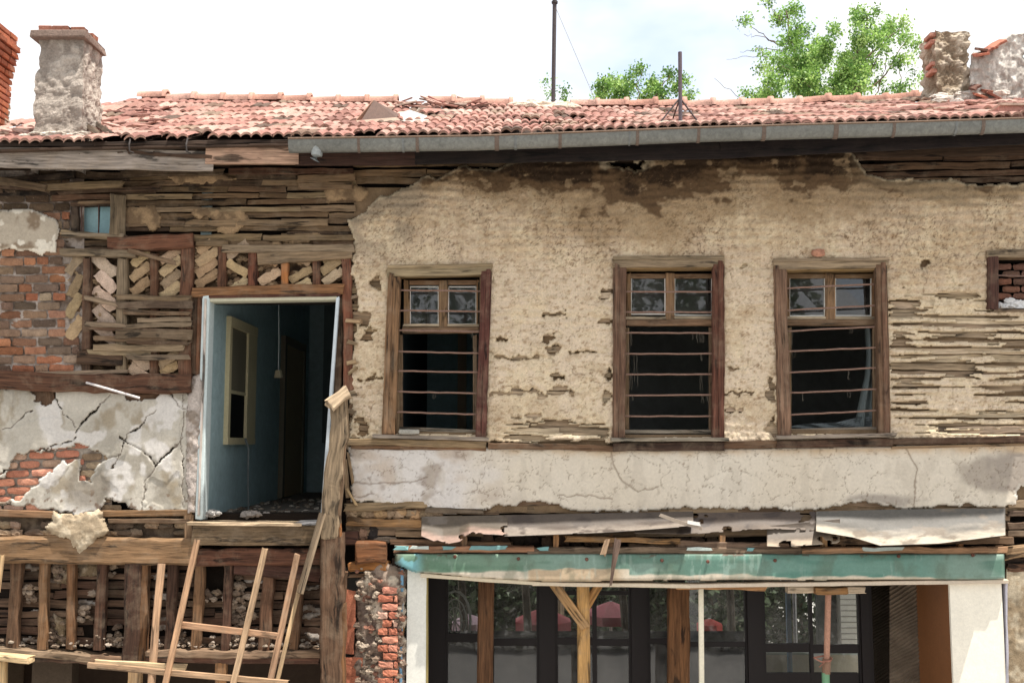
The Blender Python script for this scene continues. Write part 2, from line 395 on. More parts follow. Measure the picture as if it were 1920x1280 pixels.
LC_ = [C(150, 130, 102), C(138, 118, 92), C(160, 140, 112), C(128, 104, 80)]
DK = [C(110, 88, 64), C(94, 74, 54), C(120, 98, 72), C(82, 64, 48), C(104, 86, 66)]
laths(lm, 100, 326, 668, 478, 12.5, 12, .035, DK, [(130, 380, 234, 446), (-80, 300, 100, 480)], .07, slope=-.004, lmin=60, lmax=240)
laths(lm, 236, 330, 668, 470, 26, 12, .012, [C(128, 108, 80), C(116, 96, 72), C(140, 120, 92)], (), .35, slope=-.004, lmin=60, lmax=200)
laths(lm, 660, 300, 1000, 345, 15, 14, .03, [C(118, 96, 70), C(100, 80, 58), C(128, 104, 76)], (), 0)
laths(lm, 1560, 292, 1960, 350, 15, 12, .03, [C(92, 70, 52), C(72, 54, 40), C(108, 86, 64)], (), .1, slope=-.02, lmin=200, lmax=420)
LP_ = [C(186, 168, 144), C(170, 152, 128), C(152, 134, 112), C(198, 182, 158)]
laths(lm, 1640, 520, 1990, 828, 14.5, 13, .012, LP_, [(1640, 480, 1668, 830), (1846, 460, 1990, 584)], .04)
laths(lm, 915, 490, 1460, 828, 14, 13, .014, LP_, [(1146, 480, 1360, 830)], .02)
laths(lm, 655, 500, 730, 830, 14, 13, .016, LC_, (), .02, lmin=60, lmax=90)
laths(lm, 648, 936, 1930, 1000, 14, 12, .03, [C(140, 118, 94), C(122, 102, 80), C(108, 86, 66), C(160, 138, 112)], (), .04, lmin=70, lmax=200)
lm.build('lath', M['wood'], H)
lg = MB()                                     # laths far behind the lower studs
laths(lg, -60, 1052, 604, 1222, 17, 14, .1, [C(104, 82, 66), C(84, 66, 54), C(122, 98, 80), C(96, 72, 58)], [(372, 1062, 420, 1098)], .06, lmin=60, lmax=260, tilt=1)
o = lg.build('lath', M['wood'], H); o['label'] = 'laths behind the lower studs'

# ---- beige mud plaster, upper right
UP = [(705, 372), (740, 362), (775, 345), (800, 332), (822, 336), (850, 320), (872, 311), (930, 318), (950, 308), (1000, 300), (1200, 296), (1400, 290), (1560, 280), (1590, 284), (1602, 300), (1625, 328), (1655, 337), (1750, 340), (1860, 346), (1990, 346), (1990, 829), (1300, 830), (900, 829), (658, 822), (663, 780), (658, 700), (668, 640), (672, 560), (660, 500), (665, 440), (655, 412), (690, 395)]
HOLES = [(728, 502, 915, 818), (1150, 486, 1357, 824), (1455, 490, 1664, 818), (1850, 472, 2000, 580)]
def upmask(X, Y):
    wx = (fbm(X, Y, 22, o=3, seed=1)-.5)*16; wy = (fbm(X, Y, 22, o=3, seed=6)-.5)*14
    m = sdf(X+wx, Y+wy, UP)+(fbm(X, Y, 7, o=2, seed=11)-.5)*4
    # horizontal lath exposures on the right
    reg = ss(1650, 1690, X)*ss(512, 560, Y)*(1-ss(815, 830, Y)*.0)
    st = fbm(X+wx, Y*1.0, 130, 10, o=4, seed=21)+.12*np.cos((Y+wy*.25)/14.5*2*np.pi)+(fbm(X, Y, 60, o=2, seed=3)-.5)*.35
    e = (st-.515)*26; m = np.where(reg > .3, np.minimum(m, -e+ (1-reg)*10), m)
    # lower strip between first and second window
    reg2 = ss(918, 950, X)*(1-ss(1130, 1150, X))*ss(770, 800, Y)
    m = np.where(reg2 > .3, np.minimum(m, -(fbm(X+wx, Y, 60, 8, o=3, seed=25)-.50)*24+(1-reg2)*8), m)
    # chips
    rr = (fbm(X, Y, 12, o=3, seed=30)-.5)*14
    XX = X+(fbm(X, Y, 15, o=3, seed=32)-.5)*26; YY = Y+(fbm(X, Y, 12, o=3, seed=35)-.5)*18
    for cx, cy, a, b in [(1040, 590, 22, 5), (1032, 634, 12, 7), (1036, 655, 12, 9), (1082, 660, 26, 3), (1045, 706, 12, 8), (1050, 732, 24, 6), (1018, 742, 14, 8), (990, 672, 30, 4),
                         (1000, 778, 16, 6), (705, 530, 14, 11), (684, 597, 17, 15), (690, 628, 9, 13), (700, 710, 20, 4), (1138, 550, 14, 8), (1140, 603, 12, 8), (1141, 700, 9, 12), (1138, 745, 8, 14),
                         (950, 670, 26, 4), (965, 735, 40, 3), (1375, 690, 16, 4), (1385, 735, 26, 3), (1372, 768, 16, 4), (1445, 730, 8, 22), (1448, 800, 12, 18), (1735, 497, 7, 5),
                         (1172, 308, 40, 10), (940, 640, 14, 3), (1400, 500, 10, 3), (678, 800, 12, 18)]:
        m = np.minimum(m, -(ell(XX, YY, cx, cy, a, b)+rr*.5))
    for (a, b, c, d) in HOLES: m = np.minimum(m, np.maximum(np.maximum(a-X, X-c), np.maximum(b-Y, Y-d))+3+(fbm(X, Y, 9, o=2, seed=4)-.5)*6)
    return m
def crk(X, Y, s, seed, amp=.7, wd=.05):
    wx = (fbm(X, Y, s*.35, o=3, seed=seed)-.5)*s*amp; wy = (fbm(X, Y, s*.35, o=3, seed=seed+3)-.5)*s*amp
    a, b, i = voro(X+wx, Y+wy, s, 0); return np.clip(1-(b-a)/wd, 0, 1), i
def upy(X, Y, m):
    r = -.004-.020*fbm(X, Y, 90, o=3, seed=2)-.014*fbm(X, Y, 16, o=3, seed=8)-.016*fbm(X, Y, 5.5, o=2, seed=9)
    c, _ = crk(X, Y, 17, 2, .9, .07); r = r+c*.004*(fbm(X, Y, 60, o=2, seed=19) > .5)
    r = r+.006*np.cos((Y+14*fbm(X, Y, 90, o=3, seed=12))/15*2*np.pi)*ss(.35, .6, fbm(X, Y, 140, 70, o=3, seed=52)+.15*ss(1600, 1700, X))
    c3, _ = crk(X, Y*1.25, 70, 7, .8, .02); r = r+c3*.006
    return r+.010*(1-ss(0, 7, m))
def upc(X, Y, m):
    base = mixc(LC(204, 178, 146), LC(224, 202, 174), ss(380, 640, Y+(fbm(X, Y, 90, o=3, seed=14)-.5)*200))
    b2 = fbm(X, Y, 130, 60, o=4, seed=15); base = mixc(base, LC(200, 174, 136), ss(.5, .65, b2)*.5)
    base = mixc(base, LC(228, 206, 170), ss(.52, .68, fbm(X, Y, 45, o=4, seed=44))*.6)
    base = mixc(base, LC(184, 154, 118), ss(.55, .7, fbm(X, Y, 14, 7, o=3, seed=45))*.45)
    base = mixc(base, LC(150, 118, 82), ss(.62, .74, fbm(X, Y, 6, 3.5, o=3, seed=61))*.6); base = mixc(base, LC(232, 214, 178), ss(.58, .7, fbm(X, Y, 5.5, o=2, seed=62))*.35)
    dr_ = fbm(X, Y, 9, 120, o=4, seed=38); base = mixc(base, LC(168, 140, 106), ss(.56, .68, dr_)*(1-ss(420, 620, Y))*.22)
    # damp brown stain under the eaves
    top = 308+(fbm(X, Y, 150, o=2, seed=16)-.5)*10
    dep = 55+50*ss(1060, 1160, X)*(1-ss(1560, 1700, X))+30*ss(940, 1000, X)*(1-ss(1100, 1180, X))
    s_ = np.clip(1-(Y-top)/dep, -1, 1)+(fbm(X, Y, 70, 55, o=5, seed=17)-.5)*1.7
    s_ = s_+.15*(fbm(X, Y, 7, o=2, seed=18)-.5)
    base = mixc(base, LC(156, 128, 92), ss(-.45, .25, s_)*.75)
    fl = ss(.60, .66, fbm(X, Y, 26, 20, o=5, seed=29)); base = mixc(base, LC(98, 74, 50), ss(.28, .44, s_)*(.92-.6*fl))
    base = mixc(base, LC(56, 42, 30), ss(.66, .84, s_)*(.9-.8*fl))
    sg = ss(.5, .6, fbm(X, Y, 120, 40, o=4, seed=53))*(1-ss(350, 470, Y))*ss(1550, 1680, X); base = mixc(base, LC(150, 128, 98), sg*.7)
    lg_ = ss(.48, .6, fbm(X, Y, 60, o=4, seed=33))*(1-ss(770, 830, X))*(1-ss(430, 520, Y)); base = mixc(base, LC(160, 142, 118), lg_*.8)
    c, _ = crk(X, Y, 17, 2, .9, .09); k = ss(.42, .6, fbm(X, Y, 60, o=2, seed=19))*ss(300, 340, Y)*(1-ss(470, 560, Y)); base = mixc(base, LC(104, 78, 52), c*k*.8)
    c3, _ = crk(X, Y*1.25, 70, 7, .8, .022); base = mixc(base, LC(120, 94, 66), c3*.7)
    base = mixc(base, LC(232, 212, 176), (1-ss(0, 5, m))*.5)
    return base
relief('base_coat', (664, 352, 1990, 960), 5, lambda X, Y: np.min([np.maximum(np.maximum(a-X, X-c), np.maximum(b-Y, Y-d))+1 for (a, b, c, d) in [(745, 515, 903, 812), (1168, 500, 1342, 818), (1468, 504, 1646, 810), (1862, 486, 2000, 580)]], axis=0),
       lambda X, Y, m: .045-.02*fbm(X, Y, 20, o=2, seed=3), lambda X, Y, m: mixc(LC(110, 88, 64), LC(150, 124, 94), fbm(X, Y, 30, o=3, seed=3)), M['mud'], H, .07)
relief('plaster', (640, 278, 1990, 832), 1.9, upmask, upy, upc, M['mud'], H, .024)['label'] = 'beige straw and mud plaster around the barred windows'

# ---- limewashed band below the windows
BD = [(655, 836), (800, 838), (1300, 842), (1905, 832), (1990, 830), (1990, 905), (1922, 908), (1912, 912), (1905, 918), (1903, 946), (1790, 945), (1700, 952), (1640, 942), (1600, 938), (1560, 948), (1500, 954), (1300, 950), (1180, 958), (1068, 955), (1050, 944), (1000, 938), (930, 948), (905, 955), (850, 962), (805, 952), (780, 945), (720, 944), (690, 938), (655, 944), (662, 900)]
def bdmask(X, Y):
    wx = (fbm(X, Y, 20, o=3, seed=31)-.5)*14; wy = (fbm(X, Y, 16, o=3, seed=36)-.5)*13
    return sdf(X+wx, np.where(Y > 900, Y+wy, Y), BD)
BCR = [[(800, 892), (760, 905), (700, 907), (655, 903)], [(700, 925), (650, 935)], [(1145, 845), (1148, 868), (1165, 900), (1195, 920), (1235, 912)], [(1698, 840), (1720, 880), (1712, 950)], [(1050, 930), (1100, 928), (1150, 936)]]
def bdcr(X, Y):
    c, _ = crk(X, Y, 44, 32, .8, .038); k = .25+.75*ss(.36, .5, fbm(X, Y, 120, o=2, seed=37)+.12*ss(860, 960, X)); c = c*k
    c2, _ = crk(X+300, Y*1.4, 120, 12, .6, .012)
    wx = (fbm(X, Y, 14, o=3, seed=38)-.5)*10
    d = np.min([seg_dist(X+wx, Y+wx, q) for q in BCR], axis=0)
    return np.maximum(np.maximum(c, c2*.8), 1-ss(.6, 2.2, d))
def bdy(X, Y, m): return -.012-.014*fbm(X, Y, 120, o=3, seed=34)-.003*fbm(X, Y, 9, o=2, seed=35)+.006*bdcr(X, Y)+.008*(1-ss(0, 5, m))
def bdc(X, Y, m):
    b = mixc(LC(222, 212, 196), LC(214, 200, 178), fbm(X, Y, 160, o=3, seed=46))
    lf = 1-ss(830, 1000, X+(fbm(X, Y, 80, o=3, seed=47)-.5)*200)
    b = mixc(b, mixc(LC(196, 180, 166), LC(216, 210, 206), ss(.35, .6, fbm(X, Y, 70, 50, o=4, seed=48))), lf*.85)
    b = mixc(b, LC(150, 132, 118), ss(.55, .7, fbm(X, Y, 50, 40, o=4, seed=49))*lf*.7)
    b = mixc(b, LC(196, 164, 124), (1-ss(838, 858, Y+(fbm(X, Y, 30, o=3, seed=50)-.5)*20))*ss(910, 960, X)*.8)
    gr = np.hypot((X-1895)/95, (Y-885)/38)+(fbm(X, Y, 60, o=4, seed=51)-.5)*.9; b = mixc(b, LC(160, 148, 136), (1-ss(.75, 1.1, gr))*.9)
    gr = np.hypot((X-1660)/70, (Y-940)/18)+(fbm(X, Y, 40, o=4, seed=52)-.5)*.9; b = mixc(b, LC(158, 148, 138), (1-ss(.6, 1.1, gr))*.8)
    b = mixc(b, LC(190, 178, 160), ss(.55, .7, fbm(X, Y, 22, 60, o=3, seed=54))*.35)
    b = mixc(b, LC(238, 232, 220), (1-ss(0, 6, m))*.6)
    return mixc(b, LC(120, 98, 78), bdcr(X, Y)*.6)
relief('plaster', (648, 830, 1990, 975), 1.9, bdmask, bdy, bdc, M['lime'], H, .024)['label'] = 'pale cracked plaster band under the windows'

# ---- cement render, lower left
CM = [(-60, 726), (88, 728), (98, 752), (108, 748), (104, 728), (225, 730), (238, 752), (258, 750), (290, 746), (300, 736), (352, 730), (352, 962), (330, 958), (262, 960), (240, 945), (210, 935), (196, 930), (188, 945), (180, 965), (150, 975), (135, 962), (100, 955), (60, 948), (-60, 942)]
CMC = [[(205, 742), (188, 758), (172, 775), (150, 800), (138, 825), (100, 838), (62, 845), (25, 868), (-10, 895)], [(108, 748), (118, 770), (140, 800)], [(292, 768), (262, 800), (238, 818), (226, 850), (200, 862), (178, 850)],
       [(226, 820), (268, 845), (292, 872), (345, 820)], [(345, 735), (341, 820), (344, 955)], [(292, 872), (272, 905), (264, 955)], [(322, 736), (330, 760), (350, 770)], [(60, 770), (20, 800), (-10, 812)], [(225, 850), (208, 880)]]
def cmcr(X, Y):
    w = (fbm(X, Y, 16, o=3, seed=55)-.5)*14; w2 = (fbm(X, Y, 16, o=3, seed=58)-.5)*14
    return np.min([seg_dist(X+w, Y+w2, q) for q in CMC], axis=0)
def cmmask(X, Y):
    w = (fbm(X, Y, 22, o=5, seed=56)-.5)*20; w2 = (fbm(X, Y, 14, o=5, seed=57)-.5)*16
    m = sdf(X+w, Y+w2, CM)
    m = np.minimum(m, -sdf(X+w, Y+w2, [(30, 850), (140, 838), (138, 826), (200, 850), (205, 858), (176, 880), (172, 905), (150, 900), (152, 862), (120, 866), (78, 895), (38, 938), (-60, 942), (-60, 905), (5, 898)]))
    m = np.minimum(m, -(ell(X+w, Y+w2*1.5, 84, 742, 20, 22)+w*.5))
    return np.minimum(m, -(2.6*(fbm(X, Y, 34, o=2, seed=59)-.44)*2.4-cmcr(X, Y)))
def cmy(X, Y, m):
    c, idd = crk(X, Y, 90, 56, .5, .01)
    return -.002-.016*fbm(X, Y, 80, o=3, seed=60)-.006*fbm(X, Y, 12, o=3, seed=61)-.014*idd+.002*(1-ss(0, 3, m))+.008*(1-ss(0, 2.5, cmcr(X, Y)))
def cmc(X, Y, m):
    b = mixc(LC(160, 152, 138), LC(192, 184, 170), ss(.35, .65, fbm(X, Y, 70, o=4, seed=62)))
    b = mixc(b, LC(208, 200, 186), (1-ss(60, 210, np.hypot(X-60, (Y-850)*1.2)))*.5)
    b = mixc(b, LC(150, 134, 108), ss(.55, .7, fbm(X, Y, 40, 60, o=4, seed=63))*.7)
    b = mixc(b, LC(216, 210, 204), ss(.6, .66, fbm(X, Y, 60, o=4, seed=64))*.8)
    lp = np.hypot((X-165)/48, (Y-915)/45)+(fbm(X, Y, 30, o=3, seed=65)-.5)*.5; b = mixc(b, LC(140, 130, 116), (1-ss(.7, 1.1, lp))*.8)
    b = mixc(b, LC(236, 230, 216), (1-ss(0, 5, m))*.3+(1-ss(0, 30, 965-Y))*.25)
    b = mixc(b, LC(96, 80, 66), (1-ss(.3, 1.6, cmcr(X, Y)))*.85)
    return mixc(b, LC(110, 78, 52), ss(.64, .7, fbm(X, Y, 12, o=3, seed=66))*ss(900, 940, Y)*.7)
relief('plaster', (-60, 722, 356, 978), 1.9, cmmask, cmy, cmc, M['cement'], H, .024)['label'] = 'cracked grey cement render left of the doorway'
# strip of render beside the door
def fmask(X, Y):
    w = (fbm(X, Y, 18, o=3, seed=67)-.5)*9; return sdf(X+w, Y+w, [(360, 706), (378, 702), (384, 716), (380, 800), (376, 860), (368, 962), (350, 962), (348, 800), (352, 720)])-1.2*(fbm(X, Y, 6, o=2, seed=68) > .62)
relief('plaster', (340, 696, 392, 970), 1.7, fmask, lambda X, Y, m: -.035-.03*fbm(X, Y, 18, o=3, seed=69)+.02*(1-ss(0, 8, m)),
       lambda X, Y, m: mixc(LC(206, 192, 182), LC(160, 144, 130), ss(.45, .62, fbm(X, Y, 20, o=3, seed=70))), M['rough'], H, .03)['label'] = 'lumpy mortar strip beside the door frame'
# top left patch of old render
def tmask(X, Y):
    w = (fbm(X, Y, 20, o=3, seed=71)-.5)*14; return sdf(X+w, Y+w*.7, [(-60, 396), (60, 392), (82, 402), (104, 410), (112, 432), (104, 450), (106, 474), (86, 470), (78, 478), (52, 468), (-60, 470)])
relief('plaster', (-60, 384, 118, 486), 1.8, tmask, lambda X, Y, m: -.022-.02*fbm(X, Y, 40, o=3, seed=72)+.012*(1-ss(0, 6, m)),
       lambda X, Y, m: mixc(mixc(LC(142, 122, 100), LC(186, 172, 152), ss(.4, .58, fbm(X, Y, 26, o=4, seed=73))), LC(226, 216, 198), np.clip(ss(.58, .64, fbm(X, Y, 22, o=4, seed=74))+(1-ss(0, 5, m))*.8, 0, 1)), M['cement'], H, .024)['label'] = 'remnant of grey render in the upper left corner'
# mud clumps clinging to the laths
def clump(name, box, pts, col1, col2, y, mat, amp=.03, seed=80, lab=None, back=.03, cell=1.8):
    def mk(X, Y):
        w = (fbm(X, Y, 16, o=3, seed=seed)-.5)*16; w2 = (fbm(X, Y, 16, o=3, seed=seed+3)-.5)*14
        return sdf(X+w, Y+w2, pts)
    o = relief(name, box, cell, mk, lambda X, Y, m: y-amp*fbm(X, Y, 22, o=4, seed=seed+1)+amp*.7*(1-ss(0, 9, m)),
               lambda X, Y, m: mixc(LC(*col1), LC(*col2), ss(.38, .62, fbm(X, Y, 18, o=4, seed=seed+2))), mat, H, back)
    if lab: o['label'] = lab
    return o
clump('mud_clump', (70, 935, 215, 1050), [(98, 958), (140, 966), (182, 955), (196, 975), (203, 1000), (178, 1012), (160, 1030), (150, 1040), (138, 1028), (128, 1008), (105, 1002), (86, 990), (100, 975)], (172, 152, 124), (204, 186, 158), -.11, M['mud'], .035, 10, 'pale clump of mud hanging over the beam', -.06)
for k, (bx, pts) in enumerate([((225, 380, 330, 440), [(232, 392), (290, 388), (296, 398), (300, 428), (285, 432), (270, 418), (240, 425)]), ((350, 380, 480, 445), [(356, 392), (452, 390), (470, 418), (440, 438), (408, 436), (404, 412), (360, 404)]),
                               ((300, 315, 460, 350), [(318, 332), (355, 320), (400, 322), (450, 335), (400, 340), (330, 342)]), ((420, 445, 600, 492), [(428, 450), (500, 452), (575, 458), (592, 470), (575, 485), (520, 486), (512, 470), (440, 466)]),
                               ((600, 340, 700, 395), [(610, 350), (660, 345), (690, 352), (680, 380), (640, 372), (615, 380)]), ((520, 430, 640, 460), [(530, 438), (600, 440), (615, 448), (560, 456), (534, 452)])]):
    clump('mud_clump', bx, pts, (124, 100, 74), (166, 136, 100), .012, M['mud'], .014, 12+k*3, None, .03)

# ---- red brick wall, upper left
def mortar(box, y, c1, c2, seed, yamp=.02, parent=H, lab=None, msk=None):
    o = relief('mortar', box, 3, msk or (lambda X, Y: X*0+1), lambda X, Y, m: y-yamp*fbm(X, Y, 14, o=3, seed=seed), lambda X, Y, m: mixc(LC(*c1), LC(*c2), ss(.4, .6, fbm(X, Y, 18, o=3, seed=seed+1))), M['rough'], parent, y+.06)
    if lab: o['label'] = lab
    return o
mortar((-70, 320, 158, 700), .035, (128, 110, 96), (196, 180, 168), 20)
b = MB(); BR = [C(146, 102, 78), C(160, 104, 76), C(132, 98, 78), C(122, 98, 82), C(152, 112, 88), C(116, 92, 76), C(168, 114, 84), C(140, 112, 92), C(108, 90, 76), C(150, 128, 106)]
BD_ = [C(92, 76, 60), C(108, 88, 68), C(80, 64, 50)]
row = 0; yy = 338
while yy < 698:
    x = -66+(row % 2)*23-random.uniform(0, 6); xe = 124 if yy < 640 else 150
    if yy < 478: xe = 132
    while x < xe:
        L = random.uniform(42, 50)*(1 if random.random() > .25 else .55); L = min(L, xe-x)
        if L > 12:
            drk = yy < 400
            b.brick(x+L/2, yy+random.uniform(-.8, .8)-(x-60)*.012, L-2.6, 14, random.uniform(-1.2, 1.2), .01+random.uniform(-.014, .014), .06, random.choice(BD_ if drk else BR), .13, .005, .26, nx=7, ny=5, rnd_=.12)
        x += L
    yy += 16.8; row += 1
b.build('brick_wall', M['brick'], H)['label'] = 'bare red brick left of the timber framing'
clump('mortar_smear', (-60, 545, 75, 680), [(-60, 560), (20, 552), (60, 570), (70, 590), (30, 600), (50, 640), (20, 660), (-60, 665)], (196, 184, 172), (150, 128, 112), .005, M['rough'], .02, 22, None, .04).scale = (1, 1, 1)
bpy.data.objects.remove([o for o in bpy.data.objects if o.name.startswith('mortar_smear')][0])
# exposed bricks in the torn render
mortar((-60, 830, 210, 960), .04, (184, 170, 156), (150, 132, 116), 24)
b = MB(); row = 0; yy = 840
while yy < 955:
    x = -60+(row % 2)*24
    while x < 205:
        L = random.uniform(40, 52); c_ = random.choice([C(196, 130, 104), C(206, 144, 118), C(178, 118, 94), C(186, 150, 128)]) if x < 130 else random.choice([C(150, 128, 104), C(134, 112, 90)])
        b.brick(x+L/2, yy-(x*.05 if x < 130 else 0), L-3, 13, random.uniform(-3, 1) if x < 130 else 0, .012+random.uniform(-.008, .008), .05, c_, .14, .006, .15, ny=4); x += L
    yy += 16; row += 1
b.build('brick_wall', M['brick'], H)['label'] = 'pale bricks showing through the torn render'

# ---- timber framing with adobe infill
AD = [C(186, 156, 118), C(176, 146, 108), C(196, 168, 130), C(166, 136, 102), C(178, 152, 122)]
ad = MB()
def herring(x0, x1, y0, y1, ang, w, h, cols=AD, flip=False):
    cx = (x0+x1)/2; yy = y0-2; s_ = 1; pitch = h/math.cos(R(ang))*.98
    while yy < y1+4:
        a = -ang*s_
        ad.brick(cx+random.uniform(-2, 2), yy, w*random.uniform(.85, 1.1), h*random.uniform(.84, .96), a+random.uniform(-7, 7), .010+random.uniform(-.014, .012), .08, random.choice(cols), .2, .008, .26, rnd_=.1, nx=9, ny=6)
        yy += pitch*random.uniform(.92, 1.08)
        if flip and random.random() < flip: s_ = -s_; yy += pitch*.5
mortar((118, 455, 372, 712), .075, (66, 50, 38), (120, 98, 74), 28); mortar((360, 450, 662, 545), .075, (66, 50, 38), (120, 98, 74), 30)
def diag(x0, x1, y0, y1, ang, L, h, cols=AD):
    herring(x0, x1, y0, y1, ang, L, h, cols)
diag(124, 156, 496, 628, 58, 48, 21); diag(172, 222, 498, 640, -42, 56, 25, [C(190, 166, 144), C(180, 154, 130), C(198, 172, 148)])
herring(243, 284, 486, 552, 38, 44, 20); herring(298, 342, 478, 560, 34, 48, 20)
herring(366, 411, 462, 536, 32, 46, 19, AD, .0); herring(426, 466, 470, 534, 34, 46, 19, AD, .35); herring(482, 527, 484, 534, -36, 46, 19, AD, .4)
herring(542, 588, 484, 534, -34, 46, 18, AD, .3); herring(602, 645, 480, 534, 30, 46, 18)
herring(240, 282, 676, 704, -36, 48, 22, [C(192, 166, 136)]); herring(298, 338, 674, 704, 30, 46, 18)
for (x0, x1, y0, y1) in [(126, 156, 490, 636), (174, 220, 490, 640), (243, 284, 484, 552), (298, 342, 476, 560), (366, 411, 460, 536), (426, 466, 466, 536), (482, 527, 484, 536), (542, 588, 482, 536), (602, 645, 480, 536), (240, 282, 676, 706), (298, 338, 674, 706)]:
    for i in range(int((x1-x0)*(y1-y0)/95)):
        ad.rock(P(random.uniform(x0, x1), random.uniform(y0, y1), random.uniform(.03, .06)), random.uniform(.012, .034), random.choice([C(150, 124, 94), C(130, 104, 78), C(170, 142, 108), C(110, 88, 66)]), (1.3, .8, .8), .6)
ad.build('adobe_infill', M['adobe'], H)
def stud(x0, y0, x1, y1, w, y=-.03, t=.09, col=RED, name='stud', lab=None, mat='wood', **k):
    s_ = MB(); s_.pb(x0, y0, x1, y1, w, y, t, col, **k); o = s_.build(name, M[mat], H)
    if lab: o['label'] = lab
    return o
stud(165, 484, 164, 655, 15, col=C(96, 72, 56)); stud(231, 486, 230, 700, 20, col=GREY); stud(291, 476, 290, 706, 14, col=RED); stud(353, 462, 349, 708, 24, col=C(106, 72, 54), t=.11)
stud(164, 655, 163, 700, 16, -.02, col=DBR)
for x, w_, c_ in [(418, 16, RED), (474, 17, C(118, 72, 52)), (535, 13, ORG), (595, 14, RED)]: stud(x, 462, x, 540, w_, -.02, col=c_)
stud(650, 474, 655, 732, 18, -.03, .1, C(124, 80, 58))
stud(367, 548, 366, 702, 12, .0, col=DBR); stud(378, 554, 374, 704, 11, -.01, col=RED); stud(640, 556, 634, 745, 14, -.0, col=DBR)
def beam(*a, **k): return stud(*a, name='beam', **k)
beam(206, 458, 363, 452, 28, -.06, .12, C(110, 72, 52), lab='short reddish beam below the little window'); beam(116, 474, 258, 478, 14, -.06, .09, GREY); beam(118, 436, 212, 446, 10, -.05, .08, C(150, 134, 108))
beam(362, 548, 646, 542, 19, -.05, .1, C(142, 102, 66), lab='rounded beam over the doorway'); beam(370, 455, 430, 458, 12, -.03, .06, GBR)
beam(418, 467, 664, 466, 15, -.05, .06, C(150, 132, 106)); beam(484, 487, 662, 474, 22, -.045, .06, C(146, 126, 98))
beam(-60, 714, 362, 720, 36, -.08, .14, C(102, 70, 52), lab='long red brown beam above the grey render'); beam(148, 670, 232, 674, 24, -.045, .08, DBR)
beam(-60, 708, 240, 696, 14, -.05, .06, C(146, 128, 108), taper=.5)
beam(-60, 1028, 372, 1034, 48, -.1, .18, C(132, 104, 74), lab='heavy rotten brown beam over the lower studs', seg=30, jit=.06)
beam(-60, 958, 110, 966, 14, -.02, .07, C(136, 106, 76)); beam(188, 962, 362, 960, 12, -.03, .08, C(128, 98, 68)); beam(205, 976, 362, 976, 9, -.03, .07, GBR)
stud(355, 965, 356, 1012, 18, -.03, .08, C(138, 112, 84))
beam(366, 1042, 604, 1042, 30, -.08, .14, C(112, 74, 54), lab='beam under the doorway sill'); beam(440, 1062, 604, 1074, 24, -.04, .1, C(86, 58, 48), taper=1.2)
stud(80, 722, 78, 778, 44, .0, .04, C(92, 70, 54), name='short_board'); stud(226, 754, 300, 750, 26, .0, .04, C(104, 80, 60), name='short_board'); stud(255, 764, 292, 760, 7, -.02, .03, GREY, name='short_board')
# stones in the row between beams
mortar((-60, 955, 362, 1015), .07, (96, 80, 66), (130, 112, 92), 35)
b = MB()
for x in range(-50, 350, 28):
    for yy in (984, 999):
        if 95 < x < 190 and yy > 960: continue
        if random.random() < .82: b.brick(x+random.uniform(-6, 6), yy, random.uniform(22, 44), random.uniform(11, 16), random.uniform(-8, 8), .02, .06, random.choice([C(150, 126, 104), C(128, 108, 88), C(166, 140, 112), C(104, 88, 72)]), .25, .015)
b.build('rubble_course', M['stone'], H)
# lower studs
for x0, x1, w_, c_ in [(33, 24, 20, C(110, 84, 62)), (85, 82, 17, C(126, 92, 62)), (136, 134, 15, C(122, 86, 58)), (194, 187, 18, C(92, 66, 50)), (325, 318, 17, C(84, 62, 48)), (378, 368, 17, C(128, 98, 70)), (430, 424, 15, C(92, 66, 52)), (505, 495, 22, C(104, 76, 58)), (562, 553, 20, C(110, 80, 58))]:
    stud(x0, 1050 if x0 < 370 else 1056, x1, 1216, w_, -.03+random.uniform(-.01, .01), .08, c_, jit=.16)
stud(252, 1048, 248, 1242, 30, -.09, .12, C(76, 54, 42)); stud(271, 1048, 264, 1240, 20, -.07, .1, C(122, 86, 54))  # one wide stud: right board painted lighter as its sunlit side
sl = MB(); sl.pb(-60, 1214, 190, 1230, 12, -.07, .24, C(140, 118, 96), jit=.35); sl.pb(180, 1230, 240, 1232, 10, -.07, .22, C(126, 100, 80), jit=.3)
sl.pb(270, 1222, 604, 1222, 12, -.07, .24, C(140, 116, 94), jit=.35); sl.pb(-60, 1228, 240, 1240, 12, -.06, .1, C(96, 70, 56), jit=.3); sl.pb(272, 1232, 600, 1236, 14, -.05, .1, C(100, 70, 56), jit=.3)
sl.each('sill_plate', M['wood'], H)
rb = MB()
for i in range(260):
    px = random.uniform(-20, 600); 
    if 235 < px < 285: continue
    cl_ = random.choice([0, 0, 1]); h_ = abs(random.gauss(0, 1))*(14 if cl_ else 4); r_ = random.uniform(.006, .022)
    rb.rock(P(px, 1212-h_*.8, random.uniform(-.04, .1)), r_, random.choice([C(160, 144, 126), C(136, 118, 100), C(116, 98, 82), C(170, 154, 138)]), (1.3, 1, .7), .6)
for cx, cy, n_, sp_ in [(100, 1190, 26, 12), (215, 1195, 20, 10), (440, 1120, 50, 16), (450, 1160, 40, 16), (440, 1190, 30, 18), (55, 1115, 14, 8), (160, 1150, 16, 10), (205, 1065, 10, 8), (108, 1065, 14, 10), (395, 1120, 8, 7), (335, 1195, 16, 12)]:
    for i in range(n_): rb.rock(P(cx+random.gauss(0, sp_*.8), cy+random.gauss(0, sp_), random.uniform(.03, .09)), random.uniform(.012, .036), random.choice([C(166, 146, 126), C(130, 110, 92), C(146, 124, 102), C(104, 86, 72)]), (1.2, .8, .8), .6)
tag(rb.build('rubble', M['stone'], H), kind='stuff')['label'] = 'plaster rubble caught between the lower studs'
